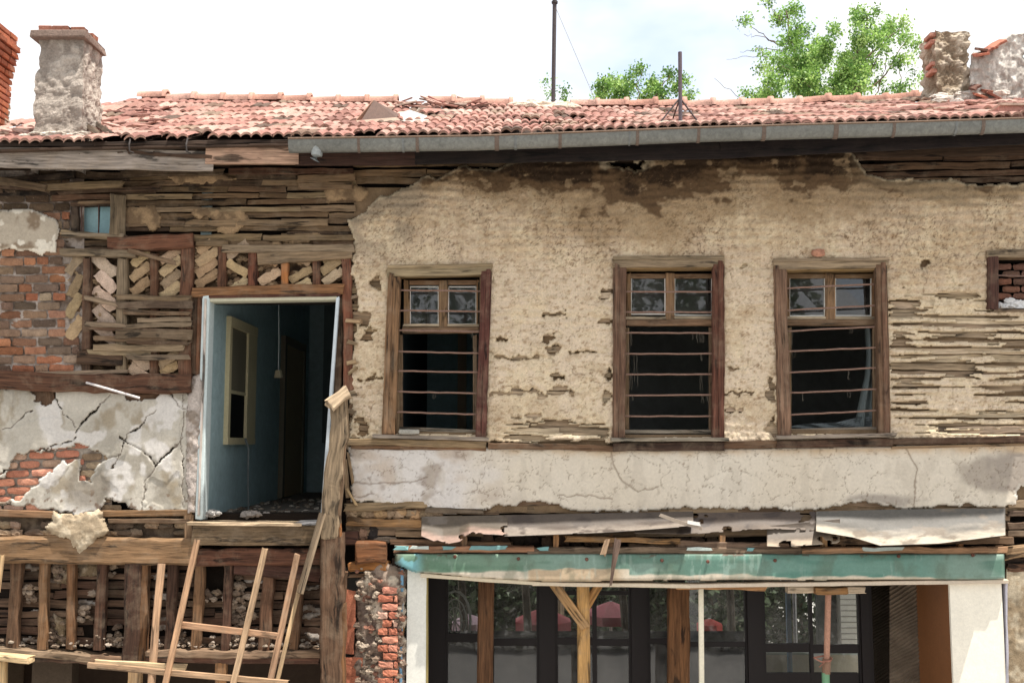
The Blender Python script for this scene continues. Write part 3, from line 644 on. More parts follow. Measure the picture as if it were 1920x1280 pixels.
for k, (bx, pts) in enumerate([((140, 1040, 200, 1110), [(146, 1052), (186, 1054), (184, 1078), (150, 1082)]), ((100, 1045, 132, 1108), [(98, 1056), (132, 1056), (130, 1094), (102, 1092)]), ((95, 1135, 135, 1215), [(98, 1150), (128, 1165), (130, 1205), (100, 1212)])]):
    clump('mud_clump', bx, pts, (150, 128, 98), (186, 166, 140), .07, M['rough'], .03, 50+k*2, None, .1, 2)
# white mortar nogs between the laths
for k in range(16):
    px = random.choice([58, 110, 165, 215, 300, 350, 400, 470, 530, 585])+random.uniform(-6, 6); py = 1066+k*9+random.uniform(-4, 4)
    clump('mortar_clump', (px-26, py-12, px+26, py+12), [(px-18, py-3), (px, py-6), (px+18, py-2), (px+14, py+4), (px-14, py+5)], (200, 188, 176), (150, 132, 116), .09, M['rough'], .02, 6+k, None, .11, 2)
# broken horizontal laths over the framing
bl = MB()
for x0, y0, x1, y1, w_, c_ in [(222, 558, 358, 558, 10, GBR), (160, 558, 262, 578, 9, GREY), (222, 571, 358, 572, 14, C(92, 76, 62)), (234, 586, 356, 588, 9, GBR), (260, 600, 356, 598, 8, GREY), (160, 606, 238, 611, 9, GREY), (234, 612, 358, 608, 9, GREY),
                               (222, 626, 356, 628, 17, C(118, 100, 80)), (176, 634, 354, 638, 8, GBR), (172, 652, 346, 652, 13, C(138, 122, 96)), (168, 660, 282, 663, 10, C(140, 122, 96)), (238, 670, 354, 669, 9, GREY), (238, 642, 355, 644, 6, DBR), (244, 470, 330, 494, 8, GBR), (165, 616, 350, 619, 6, DBR)]:
    bl.pb(x0, y0, x1, y1, w_, -.06+random.uniform(-.012, .01), .025, c_, jit=.3, end=.03)
[tag(o, 'broken lath nailed across the studs left of the door') for o in bl.each('lath', M['wood'], H)]

# ---- left eaves jumble above the brick and little window
ej = MB()
for x0, y0, x1, y1, w_, c_, yy in [(-60, 330, 90, 352, 14, C(104, 86, 66), -.12), (-60, 345, 60, 352, 9, DBR, -.1), (88, 352, 230, 346, 13, C(132, 112, 84), -.1), (110, 362, 300, 352, 8, DBR, -.04), (20, 338, 140, 330, 12, VDB, -.06), (70, 326, 240, 332, 14, C(80, 64, 50), .0),
                                   (100, 372, 220, 370, 10, C(96, 70, 52), -.03), (150, 380, 218, 378, 6, GBR, -.05), (-60, 366, 140, 362, 10, VDB, .0), (230, 326, 420, 322, 12, C(84, 68, 52), -.02), (430, 322, 660, 322, 12, C(88, 60, 44), -.02), (560, 336, 664, 334, 14, C(126, 104, 78), -.02), (560, 350, 662, 350, 12, C(132, 110, 84), -.02)]:
    ej.pb(x0, y0, x1, y1, w_, yy, .04, c_, jit=.25, end=.02)
ej.each('eaves_board', M['wood'], H)

# ---- string course below the windows
sc_ = MB()
sc_.pb(652, 828, 912, 832, 13, -.05, .08, C(150, 128, 98), jit=.25); sc_.pb(660, 838, 912, 841, 8, -.035, .05, C(120, 92, 66), jit=.3); sc_.pb(914, 835, 1150, 840, 11, -.045, .08, C(110, 86, 64), jit=.25)
sc_.pb(1148, 838, 1358, 836, 17, -.06, .08, C(72, 54, 44)); sc_.pb(1356, 834, 1458, 832, 14, -.05, .08, C(108, 80, 60)); sc_.pb(1455, 832, 1672, 828, 15, -.06, .08, C(78, 58, 46)); sc_.pb(1670, 828, 1990, 822, 12, -.045, .08, C(84, 64, 50)); sc_.pb(1670, 839, 1990, 831, 5, -.03, .05, C(140, 116, 90))
sc_.each('string_course', M['wood'], H)

# ================================================================ windows
def window(q, cw, sash, panes, transom, bars, sill, lab, casc, inner, seed=1, frame_dark=C(86, 56, 46)):
    """q: outer corners TL TR BR BL in photo px"""
    (ax, ay), (bx, by), (cx, cy), (dx, dy) = q; l, r, t = cw
    wn_ = MB(); YC = -.06
    wn_.pb(ax, ay+t/2, bx, by+t/2, t, YC, .07, casc[0], jit=.08); wn_.pb(ax, ay-t*.05, bx, by-t*.05, t*.35, YC-.012, .06, casc[0], jit=.15)
    o = wn_.build('window', M['wood'], H); o['label'] = lab; Wd = o
    f = MB(); f.pb(ax+l/2, ay+t, dx+l/2, dy, l, YC-.002, .07, casc[1], jit=.07); f.pb(ax+l*.28, ay+t*.6, dx+l*.28, dy, l*.35, YC-.015, .05, casc[1], jit=.1)
    f.pb(bx-r/2, by+t*.6, cx-r/2, cy, r, YC-.004, .07, casc[2], jit=.07); f.pb(bx-r*.3, by+t*.4, cx-r*.3, cy, r*.4, YC-.018, .05, casc[2], jit=.1)
    f.each('casing', M['wood'], Wd)
    x0, y0, x1, y1, x2, y2, x3, y3 = inner      # TL TR BR BL of the reveal
    j = MB(); k = .115; jc = C(150, 116, 78)
    j.board(P(x0-6, y0, .05), P(x3-6, y3+6, .05), .17, .05, casc[1], nrm=(-1, 0, 0), jit=.03); j.board(P(x1+6, y1, .05), P(x2+6, y2+6, .05), .17, .05, casc[1], nrm=(1, 0, 0), jit=.03)
    j.board(P(x0-4, y0-5, .05), P(x1+4, y1-5, .05), .17, .04, C(150, 124, 80), nrm=(0, 0, 1), jit=.03)
    j.build('frame', M['wood'], Wd)
    s_ = MB(); sx0, sy0, sx1, sy1 = sash
    YS = .085
    ty = transom; ps = panes
    s_.pb(sx0, sy0+4, sx1, sy0+4, 9, YS, .04, C(124, 98, 72), jit=.05)
    s_.pb((ps[0][2]+ps[1][0])/2, sy0, (ps[0][2]+ps[1][0])/2, ty, (ps[1][0]-ps[0][2])-1, YS-.012, .045, C(132, 104, 76), jit=.06)
    s_.pb(sx0+(ps[0][0]-sx0)/2, sy0, sx0+(ps[0][0]-sx0)/2, ty, ps[0][0]-sx0, YS, .04, C(140, 110, 76), jit=.05); s_.pb((ps[1][2]+sx1)/2, sy0, (ps[1][2]+sx1)/2, ty, sx1-ps[1][2], YS, .04, C(130, 100, 70), jit=.05)
    s_.pb(sx0, ty, sx1, ty, 12, YS-.02, .07, C(128, 102, 78), jit=.08); s_.pb(sx0, ty-9, sx1, ty-9, 5, YS-.01, .04, C(176, 162, 138), jit=.1)
    s_.pb(x3+5, ty+10, x3+5, y3, 9, YS, .04, C(120, 98, 74), jit=.06); s_.pb(x2-4, ty+10, x2-4, y2, 8, YS, .04, C(120, 100, 78), jit=.06)
    s_.pb(x3, y3-3, x2, y2-3, 7, YS-.02, .06, C(150, 142, 130), jit=.06)
    s_.build('sash', M['wood'], Wd)
    for pn in ps:
        p_ = MB(); a, b2, c2, d2 = pn; p_.add([P(a, b2, YS+.02), P(c2, b2, YS+.02+random.uniform(-.006, .006)), P(c2, d2, YS+.02), P(a, d2, YS+.02+random.uniform(-.006, .006))], [(0, 3, 2, 1)], (1, 1, 1)); p_.build('pane', M['glass'], Wd)
        pu = MB()
        for e in ((a, b2, c2, b2), (c2, b2, c2, d2), (c2, d2, a, d2), (a, d2, a, b2)): pu.pb(*e, 2.2, YS+.006, .014, C(214, 210, 200), jit=.2)
        pu.build('putty', M['paint'], Wd)
    for (yl, yr) in bars:
        br = MB(); xl = x0+(x3-x0)*(yl-y0)/(y3-y0)-6; xr = x1+(x2-x1)*(yr-y1)/(y2-y1)+6; n = 10
        pts = [P(xl+(xr-xl)*i/n, yl+(yr-yl)*i/n+random.uniform(-.5, .5), -.0) for i in range(n+1)]
        br.tube(pts, .0085, C(140, 108, 92)); br.build('bar', M['rust'], Wd)
    sl = MB(); sl.pb(*sill, 7, -.1, .2, C(150, 142, 132), jit=.12); sl.build('sill', M['wood'], Wd)
    return Wd
GW = C(150, 132, 104)
w1 = window([(728, 502), (922, 498), (912, 822), (716, 814)], (24, 20, 18), (757, 526, 897, 618), [(769, 538, 822, 608), (841, 538, 893, 608)], 619, [(544, 546), (582, 584), (619, 622), (659, 662), (695, 698), (734, 737), (772, 777)], (702, 817, 916, 823),
            'weathered barred window nearest the doorway with two small upper panes', (C(148, 132, 104), C(134, 104, 74), C(92, 56, 48)), (752, 522, 903, 518, 895, 812, 746, 806))
w2 = window([(1150, 485), (1357, 484), (1357, 826), (1148, 826)], (24, 22, 18), (1174, 514, 1340, 600), [(1183, 520, 1247, 589), (1265, 520, 1335, 591)], 605, [(547, 547), (585, 585), (624, 624), (663, 663), (702, 701), (741, 740), (780, 780)], (1144, 824, 1362, 823),
            'barred window between the other two with webs hanging on its bars', (C(146, 130, 106), C(110, 84, 68), C(98, 62, 48)), (1174, 508, 1336, 507, 1337, 812, 1170, 812))
w3 = window([(1449, 490), (1662, 487), (1668, 816), (1460, 822)], (24, 22, 17), (1474, 514, 1640, 602), [(1480, 520, 1546, 592), (1566, 520, 1633, 592)], 605, [(541, 532), (582, 572), (621, 612), (659, 651), (699, 689), (737, 729), (778, 769)], (1452, 820, 1674, 815),
            'barred window right of centre with torn curtain inside', (C(150, 134, 108), C(124, 96, 78), C(116, 88, 68)), (1473, 512, 1641, 510, 1644, 806, 1474, 810))
# cobweb and straw tufts hanging from the bars of window two and three
for Wd, lst in ((w2, [(1186, 625, 24), (1190, 663, 60), (1185, 702, 26), (1184, 741, 10), (1310, 624, 22), (1315, 625, 16), (1302, 624, 14), (1318, 663, 14), (1311, 702, 32), (1318, 741, 16), (1322, 741, 12), (1178, 640, 40)]), (w3, [(1484, 621, 26), (1487, 659, 14), (1594, 614, 10), (1594, 695, 18), (1502, 738, 14), (1594, 735, 10)]), (w1, [(816, 735, 12), (890, 580, 30), (886, 622, 12), (892, 700, 90)])):
    cw_ = MB()
    for (x, y, L) in lst:
        for q in range(2):
            xx = x+random.uniform(-5, 5); pts = [P(xx+random.uniform(-.5, .5)*i, y+L*i/5*random.uniform(.8, 1.1), -.008) for i in range(6)]
            cw_.tube(pts, .0013, C(136, 126, 112), 3)
    cw_.build('cobweb', M['rag'], Wd)
# fourth window at the right edge, bricked up
q4 = MB(); q4.pb(1848, 477, 1990, 474, 14, -.06, .07, C(150, 134, 108), jit=.1); W4 = q4.build('window', M['wood'], H); W4['label'] = 'small bricked up window at the right edge'
q4 = MB(); q4.pb(1858, 482, 1859, 580, 20, -.062, .07, C(82, 56, 48)); q4.pb(1860, 582, 1990, 582, 6, -.06, .1, GREY); q4.build('casing', M['wood'], W4)
q4 = MB()
for j_, yy in enumerate(range(500, 580, 14)):
    for x in range(1862+(j_ % 2)*16, 1990, 36): q4.brick(x+18, yy, 34, 12, random.uniform(-3, 3), .06, .06, random.choice([C(134, 92, 74), C(118, 84, 70), C(104, 78, 66)]), .14)
q4.build('brick_fill', M['brick'], W4)
q4 = MB(); q4.tube([P(1862, 516, -.0), P(1990, 520, -.0)], .008, C(120, 92, 80)); q4.build('bar', M['rust'], W4)
q4 = MB()
for i in range(26): q4.rock(P(random.uniform(1872, 1960), 578-abs(random.gauss(0, 9)), random.uniform(.0, .04)), random.uniform(.02, .045), C(226, 224, 222), (1.3, .7, .8))
q4.build('rag_bundle', M['rag'], W4)
# small blue window upper left
q = MB(); q.pb(136, 385, 232, 380, 8, -.03, .1, DBR); SW = q.build('window', M['wood'], H); SW['label'] = 'little window with blue panels in the upper left'
q = MB(); q.pb(144, 384, 144, 440, 14, -.02, .12, C(64, 50, 42)); q.pb(120, 442, 236, 444, 7, -.06, .14, C(146, 132, 110)); q.build('casing', M['wood'], SW)
q = MB(); q.pbox(150, 388, 184, 442, .09, .11, C(150, 188, 194)); q.pbox(187, 388, 218, 442, .095, .115, C(144, 184, 192)); q.build('pane', M['paint'], SW)
for x in (153, 185):
    q = MB(); q.tube([P(x, 380, -.0), P(x, 442, -.0)], .006, C(90, 60, 52)); q.build('bar', M['rust'], SW)
q = MB(); q.board(P(222, 366, -.06), P(221, 440, -.06), .15, .022, C(132, 116, 92), nrm=(.75, -.66, 0)); q.build('shutter', M['wood'], SW)

# ================================================================ doorway
dr = MB(); dr.pb(386, 562, 636, 558, 12, -.03, .16, C(206, 202, 176), jit=.03); D = dr.build('doorway', M['paint'], H); D['label'] = 'tall open doorway with a peeling pale blue frame'
dr = MB(); dr.board(P(391, 556, .04), P(378, 972, .04), .17, .07, C(204, 218, 216), nrm=(-1, 0, 0), jit=.02, seg=20); dr.build('door_frame', M['paint'], D)
dr = MB(); dr.board(P(636, 560, .04), P(607, 968, .04), .17, .03, C(200, 206, 214), nrm=(1, 0, 0), jit=.02, seg=20); dr.build('door_frame', M['paint'], D)
dr = MB(); dr.pb(380, 558, 640, 554, 5, -.045, .1, C(90, 56, 44)); dr.pb(387, 562, 374, 965, 4, -.06, .06, C(210, 206, 200), jit=.2); dr.build('trim', M['wood'], D)
dr = MB(); dr.pb(362, 1002, 602, 1003, 38, -.12, .05, C(104, 86, 64), jit=.04); dr.build('sill_board', M['wood'], D)
dr = MB(); dr.pb(360, 979, 570, 981, 6, -.14, .3, C(206, 184, 154), jit=.12); dr.pb(560, 980, 606, 978, 6, -.13, .28, C(190, 192, 196)); dr.build('sill', M['wood'], D)

# ---- interior rooms: floor, walls, ceilings
FZ = P(960, 968, 0).z; CEZ = P(0, 300, .3).z
def zat(py, y=0): return P(960, py, y).z
BLUE = C(118, 152, 168); TEAL = C(88, 116, 122)
rm = MB(); xl = P(389, 700, .12).x; xr = P(690, 700, .34).x; RY = 4.9
rm.box(xl-.1, xl, .10, RY, FZ-.2, CEZ, C(166, 192, 196)); rm.box(xl-.1, xr+.3, RY, RY+.1, FZ-.2, CEZ, C(166, 188, 192)); rm.box(xr+.1, xr+.2, .34, RY, FZ-.2, CEZ, C(140, 166, 172))
[tag(o, 'blue painted wall of the room behind the doorway') for o in rm.each('room_wall', M['wall'], H)]
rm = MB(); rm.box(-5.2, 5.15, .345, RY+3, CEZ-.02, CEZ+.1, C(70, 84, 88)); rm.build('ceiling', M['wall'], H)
rm = MB(); rm.box(-5.2, 5.15, .16, RY+3, FZ-.22, FZ-.012, C(120, 112, 104)); rm.build('floor', M['cement'], H)
rm = MB()
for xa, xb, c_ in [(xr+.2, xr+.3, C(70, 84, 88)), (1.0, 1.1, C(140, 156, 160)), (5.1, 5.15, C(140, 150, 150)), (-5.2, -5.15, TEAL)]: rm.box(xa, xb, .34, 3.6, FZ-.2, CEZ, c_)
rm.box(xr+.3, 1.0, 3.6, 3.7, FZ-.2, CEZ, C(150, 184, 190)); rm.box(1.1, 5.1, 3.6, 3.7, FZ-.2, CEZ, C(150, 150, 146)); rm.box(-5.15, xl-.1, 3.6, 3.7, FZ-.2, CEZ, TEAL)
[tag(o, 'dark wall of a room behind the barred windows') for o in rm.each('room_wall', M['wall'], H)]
# window and door on the blue left wall
def wy(px): return (xl*F/(px-960))+CY       # depth where this photo column meets the left wall
ya, yb = wy(424), wy(470); zt = P(424, 612, ya).z; zb = P(424, 820, ya).z
iw = MB(); CR = C(206, 192, 150)
iw.box(xl-.02, xl+.05, ya-.06, yb+.06, zt, zt+.1, CR); iw.box(xl-.02, xl+.05, ya-.06, yb+.06, zb-.07, zb, CR); iw.box(xl-.02, xl+.045, ya-.06, ya+.02, zb, zt, CR); iw.box(xl-.02, xl+.045, yb-.3, yb+.06, zb, zt, CR)
o = iw.build('inner_window', M['paint'], H); o['label'] = 'cream window in the blue room wall'
iw2 = MB(); iw2.box(xl-.01, xl+.02, ya+.02, yb-.3, zb+(zt-zb)*.42, zt, C(120, 112, 92)); iw2.box(xl-.015, xl+.03, ya+.02, yb-.3, zb+(zt-zb)*.40, zb+(zt-zb)*.43, CR); iw2.build('sash', M['paint'], o)
iw2 = MB(); iw2.box(xl-.01, xl+.012, ya+.02, yb-.3, zb, zb+(zt-zb)*.40, C(14, 16, 18)); iw2.build('opening', M['wall'], o)  # solid near-black panel, painting the darkness inside the open half
y1_, y2_ = wy(528), wy(562); zt2 = P(528, 645, y1_).z
dd = MB(); dd.box(xl-.02, xl+.04, y1_, y2_, FZ, zt2, C(178, 152, 112)); o = dd.build('inner_door', M['paint'], H); o['label'] = 'tan inner door in the blue room'
dd = MB(); dd.box(xl-.02, xl+.06, y1_-.1, y1_, FZ, zt2+.1, C(122, 112, 92)); dd.box(xl-.02, xl+.06, y2_, y2_+.08, FZ, zt2+.1, C(122, 112, 92)); dd.box(xl-.02, xl+.06, y1_, y2_, zt2, zt2+.1, C(122, 112, 92)); dd.build('door_frame', M['paint'], o)
dd = MB(); dd.pbox(606, 545, 650, 830, RY-.04, RY, C(100, 116, 116)); dd.build('cupboard_door', M['paint'], H)
# door frames deep inside window rooms
dd = MB(); a = P(866, 625, 3.55); dd.box(a.x-.05, a.x+.06, 3.5, 3.6, FZ, a.z, C(170, 150, 120)); dd.build('door_frame', M['paint'], H)

# hanging lamp cable in blue room
L_ = MB(); L_.tube([P(522, 520, 1.6), P(523, 640, 1.6), P(522, 695, 1.6)], .006, C(190, 200, 204)); lo = L_.build('pendant_cable', M['paint']); tag(lo, 'pendant cable with an empty lamp holder hanging in the blue room', 'lamp cable')
L_ = MB(); L_.tube([P(522, 694, 1.6), P(522, 708, 1.6)], [.035, .05], C(170, 158, 130)); L_.build('lamp_holder', M['paint'], lo)
L_ = MB(); L_.tube([P(460, 822, 1.0), P(466, 840, .95), P(465, 900, .95), P(466, 955, .95)], .011, C(90, 96, 96)); tag(L_.build('hose', M['paint']), 'thin pipe hanging from the inner window sill in the blue room', 'pipe')
# rubbish on the door threshold
for (cx, cy, n_, s_, c_, lab, nm, ct) in [(392, 966, 30, 9, C(196, 190, 184), 'crumpled pale plastic bag on the left end of the door threshold', 'plastic_bag', 'bag'), (475, 966, 14, 7, C(150, 140, 132), 'grey crumpled paper lying on the middle of the doorway floor', 'crumpled_paper', 'paper')]:
    q = MB()
    for i in range(n_): q.rock(P(cx+random.gauss(0, s_), cy-abs(random.gauss(0, 3)), random.uniform(.05, .22)), random.uniform(.02, .045), c_, (1.2, 1, .7), .5)
    tag(q.build(nm, M['rag']), lab, ct)
q = MB()
for i in range(110): q.rock(Vector((P(random.uniform(400, 600), 960, .3).x, random.uniform(.2, 3.0), FZ+.0)), random.uniform(.01, .03), random.choice([C(150, 136, 120), C(110, 96, 84), C(180, 170, 158)]), (1.3, 1, .5))
tag(q.build('floor_debris', M['stone']), 'scattered debris on the floor of the blue room', 'debris', None, 'stuff')

# ================================================================ roof
EX = [(-200, 285), (0, 268), (100, 266), (200, 264), (300, 262), (400, 258), (545, 257), (700, 255), (900, 253), (1100, 245), (1300, 238), (1500, 233), (1700, 226), (1920, 218), (2150, 212)]
RX = [(-400, 188), (258, 186), (330, 189), (500, 192), (750, 196), (1000, 199), (1150, 203), (1300, 202), (1500, 198), (1650, 192), (1740, 184), (1850, 180), (2100, 178)]
E3 = [P(a, b, -.5) for a, b in EX]; R3 = [P(a, b, 3.0) for a, b in RX]
def interp(pts, x): return float(np.interp(x, [p.x for p in pts], [p.z for p in pts]))
HX = P(258, 186, 3.0).x
def smax(x): return 1.0 if x > HX else max(0, 1-(HX-x)/1.75)
def RZ(x, s):
    """roof surface height at x, s = 0 eave .. 1 ridge"""
    ze = interp(E3, x); zr = interp(R3, x); return ze+(zr-ze)*s-.05*math.sin(s*math.pi)*(1+.5*math.sin(x*.9))
def RP(x, s, up=0): return Vector((x, -.5+3.5*s, RZ(x, s)+up))
rf = MB(); N_ = 60
for i in range(N_):
    xa = -6.8+i*14/N_; xb = xa+14/N_
    for k in range(4):
        sa, sb = smax(xa), smax(xb); a0, a1 = k/4*sa, (k+1)/4*sa; b0, b1 = k/4*sb, (k+1)/4*sb
        if sa+sb > 0: rf.quad([RP(xa, a0+.01, -.06), RP(xb, b0+.01, -.06), RP(xb, b1, -.06), RP(xa, a1, -.06)], C(70, 54, 44))
RF = rf.build('roof', M['darkwood'], H); RF['label'] = 'red tiled roof with sagging ridge'
rf = MB()                                     # back slope and closing
for i in range(N_):
    xa = -6.8+i*14/N_; xb = xa+14/N_
    a, b_ = RP(xa, smax(xa), -.05), RP(xb, smax(xb), -.05); rf.quad([a, b_, b_+Vector((0, 3.6, -1.6)), a+Vector((0, 3.6, -1.6))], C(150, 98, 78))
rf.build('rear_slope', M['tile'], RF)
tl = MB(); ROWS = 10; TW = .19
TC = [C(184, 132, 116), C(190, 142, 126), C(176, 122, 108), C(166, 114, 100), C(200, 156, 140), C(148, 102, 90), C(186, 146, 130)]
for r in range(ROWS):
    n = int(13.6/TW)
    for c in range(n):
        x = -6.75+(c+.5)*TW+(r % 2)*.02; s0 = r/ROWS
        if s0 > smax(x)-.03 or random.random() < .012: continue
        if x < P(545, 260, -.5).x and r == 0 and random.random() < .18: continue
        col = random.choice(TC); kk = random.uniform(.74, .98)
        if random.random() < .12: col = random.choice([C(122, 96, 80), C(104, 84, 72), C(150, 124, 104)])
        if x < -3.6 and random.random() < .3: kk *= .85
        ln = 1/ROWS+(.03 if r < ROWS-1 else -.01); dz = random.uniform(-.006, .012); rot = random.gauss(0, .02)*(2 if x < -3 else 1); dx = random.gauss(0, .006); ds = random.gauss(0, .008)
        if random.random() < .03: dz += .03; rot *= 4
        V = []; cl = []; nu = 11
        for k, (sa, up) in enumerate([(s0+ds, .022), (s0+ds+ln*.5, .022), (s0+ds+ln, .0)]):
            for i in range(nu):
                u = i/(nu-1); wv = .034*(abs(math.sin(u*2*math.pi))**.8)*(1 if u < .5 else .75)-.004
                xx = x+dx+(u-.5)*TW*1.03+rot*(sa-s0)*3; V.append(RP(xx, sa, up+wv+dz+.008*(u-.5))); cl.append(tuple(min(1, z*kk) for z in col))
        for i in range(nu): V.append(V[i]+Vector((0, .004, -.022))); cl.append(tuple(z*kk*.9 for z in C(196, 150, 124)))
        Fs = [(k*nu+i, k*nu+i+1, (k+1)*nu+i+1, (k+1)*nu+i) for k in (0, 1) for i in range(nu-1)]+[(3*nu+i, 3*nu+i+1, i+1, i) for i in range(nu-1)]
        tl.add(V, Fs, cl)
tl.build('roof_tiles', M['tile'], RF)
x = HX+.02; xe = P(1740, 184, 3.0).x; mort = (P(968, 190, 3).x, P(1075, 190, 3).x)
while x < xe:
    L = .365
    if mort[0] < x+.1 < mort[1] or P(700, 190, 3).x < x < P(760, 190, 3).x: x += L; continue
    rt = MB(); V = []; col = random.choice([C(196, 146, 126), C(184, 132, 112), C(200, 154, 136)]); nu = 9; dz = random.uniform(.0, .03); tz = random.uniform(-.012, .012)
    for k, (f, rr) in enumerate([(0, .095), (.86, .105), (.87, .128), (1.02, .130), (1.02, .10)]):
        xx = x+L*f
        for i in range(nu):
            a = math.pi*(i/(nu-1)); b_ = RP(xx, 1.0, -.02+dz+tz*(f-.5)); V.append((b_.x, b_.y-math.cos(a)*rr, b_.z+math.sin(a)*rr))
    Fs = [(k*nu+i, k*nu+i+1, (k+1)*nu+i+1, (k+1)*nu+i) for k in range(4) for i in range(nu-1)]
    rt.add(V, Fs, col); rt.build('ridge_tile', M['tile'], RF, True); x += L
# mortar lump on the ridge and around chimney foot
q = MB()
for i in range(60):
    xx = random.uniform(*mort); q.rock(RP(xx, .97+random.uniform(-.06, .03), .02), random.uniform(.04, .09), C(226, 208, 186), (1.5, 1, .6), .4)
for i in range(36): q.rock(RP(P(random.uniform(1235, 1330), 230, 0.2).x, random.uniform(.2, .26), .03), random.uniform(.02, .05), C(220, 206, 186), (1.6, 1, .4), .4)
for i in range(14): q.rock(RP(P(random.uniform(1425, 1465), 212, 2).x, .72, .03), random.uniform(.03, .05), C(220, 200, 180), (1.6, 1, .5), .4)
q.build('mortar_bedding', M['rough'], RF)

# ---- eaves: fascia boards, soffit, rafters
fs = MB(); fs.pb(-80, 294, 400, 302, 40, -.44, .03, C(150, 142, 132), jit=.04, seg=30); o = fs.build('fascia', M['wood'], RF); o['label'] = 'grey weathered fascia board at the left eaves'
fs = MB(); fs.pb(388, 289, 560, 290, 40, -.452, .03, C(186, 152, 130), jit=.03); o = fs.build('fascia', M['wood'], RF); o['label'] = 'fascia board with remains of pinkish paint'
fs = MB(); fs.pb(556, 293, 780, 293, 36, -.44, .03, C(64, 44, 36), jit=.03); fs.pb(779, 293, 1350, 283, 32, -.445, .03, C(34, 26, 25), jit=.03); fs.pb(1350, 280, 2000, 250, 36, -.44, .03, C(32, 25, 25), jit=.03); fs.build('fascia', M['darkwood'], RF)
fs = MB(); fs.pb(-80, 272, 200, 272, 10, -.46, .05, C(60, 50, 44), jit=.2); fs.pb(180, 272, 560, 266, 8, -.47, .05, C(72, 58, 48), jit=.3); fs.pb(240, 284, 398, 296, 6, -.455, .02, C(84, 66, 52), jit=.5); fs.build('eaves_batten', M['darkwood'], RF)
fs = MB()
for i in range(34):
    x0 = -5.6+i*.335; fs.board((x0, -.42, RZ(x0, .02)-.16), (x0, .34, RZ(x0, .24)-.16), .07, .1, C(74, 58, 46), nrm=(0, 0, -1))
fs.each('rafter', M['darkwood'], RF)
fs = MB()
for j_ in range(5):
    for i in range(7): fs.board((-5.8+i*1.7, -.42+j_*.17, RZ(-5+i*1.7, .02+j_*.05)-.105), (-4.1+i*1.7, -.42+j_*.17, RZ(-3.4+i*1.7, .02+j_*.05)-.105), .15, .02, C(76, 60, 48), nrm=(0, 0, -1))
fs.build('soffit_board', M['darkwood'], RF)
fs = MB()                                     # dark wall plate closing the wall head
fs.pb(-80, 312, 1990, 282, 22, .02, .1, C(70, 54, 42)); fs.pb(-80, 298, 1990, 268, 20, .1, .1, C(40, 32, 28)); fs.each('wall_plate', M['darkwood'], RF)

# ---- gutter
GT = [(543, 259), (700, 257), (900, 254), (1100, 247), (1300, 239), (1500, 233), (1700, 228), (1920, 221), (2100, 216)]
gp = [P(a, b+3, -.60) for a, b in GT]; gx = np.linspace(gp[0].x, gp[-1].x, 90)
gm = MB(); V = []; nu = 9; cl = []
def gz(x): return interp(gp, x)
for x in gx:
    k = .92+.16*_n1(x*1.3, 4)
    for rr in (.066, .062):
        for i in range(nu):
            a = math.pi*i/(nu-1); V.append((x, -.60-math.cos(a)*rr, gz(x)-.01-math.sin(a)*rr*1.75)); cl.append(tuple(z*k for z in C(124, 124, 118)))
n2 = nu*2; Fs = []
for k in range(len(gx)-1):
    for i in range(nu-1):
        Fs.append((k*n2+i, k*n2+i+1, (k+1)*n2+i+1, (k+1)*n2+i)); Fs.append((k*n2+nu+i+1, k*n2+nu+i, (k+1)*n2+nu+i, (k+1)*n2+nu+i+1))
for k in (0, len(gx)-1):
    Fs.append(tuple(k*n2+i for i in (range(nu))))
gm.add(V, Fs, cl); G_ = gm.build('gutter', M['metal'], RF, True); G_['label'] = 'long grey half round gutter along the eaves'
gm = MB(); gm.tube([(x, -.667, gz(x)-.008) for x in gx], .009, C(122, 96, 76)); gm.tube([(x, -.535, gz(x)+.0) for x in gx], .008, C(122, 96, 76)); gm.build('gutter_rim', M['rust'], G_)
for px, c_, wd in [(667, 1, .012), (752, 0, .01), (779, 1, .014), (931, 1, .02), (967, 0, .012), (1052, 1, .014), (1200, 1, .014), (1185, 0, .008), (1317, 1, .014), (1442, 1, .018), (1580, 1, .022), (1691, 1, .014), (1810, 0, .01), (1862, 1, .016)]:
    x = (px-960)/F*8.9; bm = MB(); V = []
    for dx in (-wd, wd):
        for i in range(nu): a = math.pi*i/(nu-1); V.append((x+dx, -.60-math.cos(a)*.069, gz(x)-.012-math.sin(a)*.069*1.75))
    bm.add(V, [(i, i+1, nu+i+1, nu+i) for i in range(nu-1)], C(110, 92, 80) if c_ else C(120, 122, 120)); bm.build('bracket', M['rust' if c_ else 'metal'], G_)
dm = MB(); dm.tube([P(594, 272, -.6), P(594, 292, -.6), P(590, 300, -.59)], [.055, .05, .047], C(160, 164, 162), 14); dm.build('outlet', M['metal'], G_)
# iron hooks of the missing gutter
for x in (245, 352):
    hk = MB(); hk.tube([P(x, 258, -.5), P(x-3, 272, -.56), P(x-2, 284, -.56), P(x+6, 287, -.54)], .008, C(50, 42, 38)); hk.build('gutter_hook', M['rust'], RF)

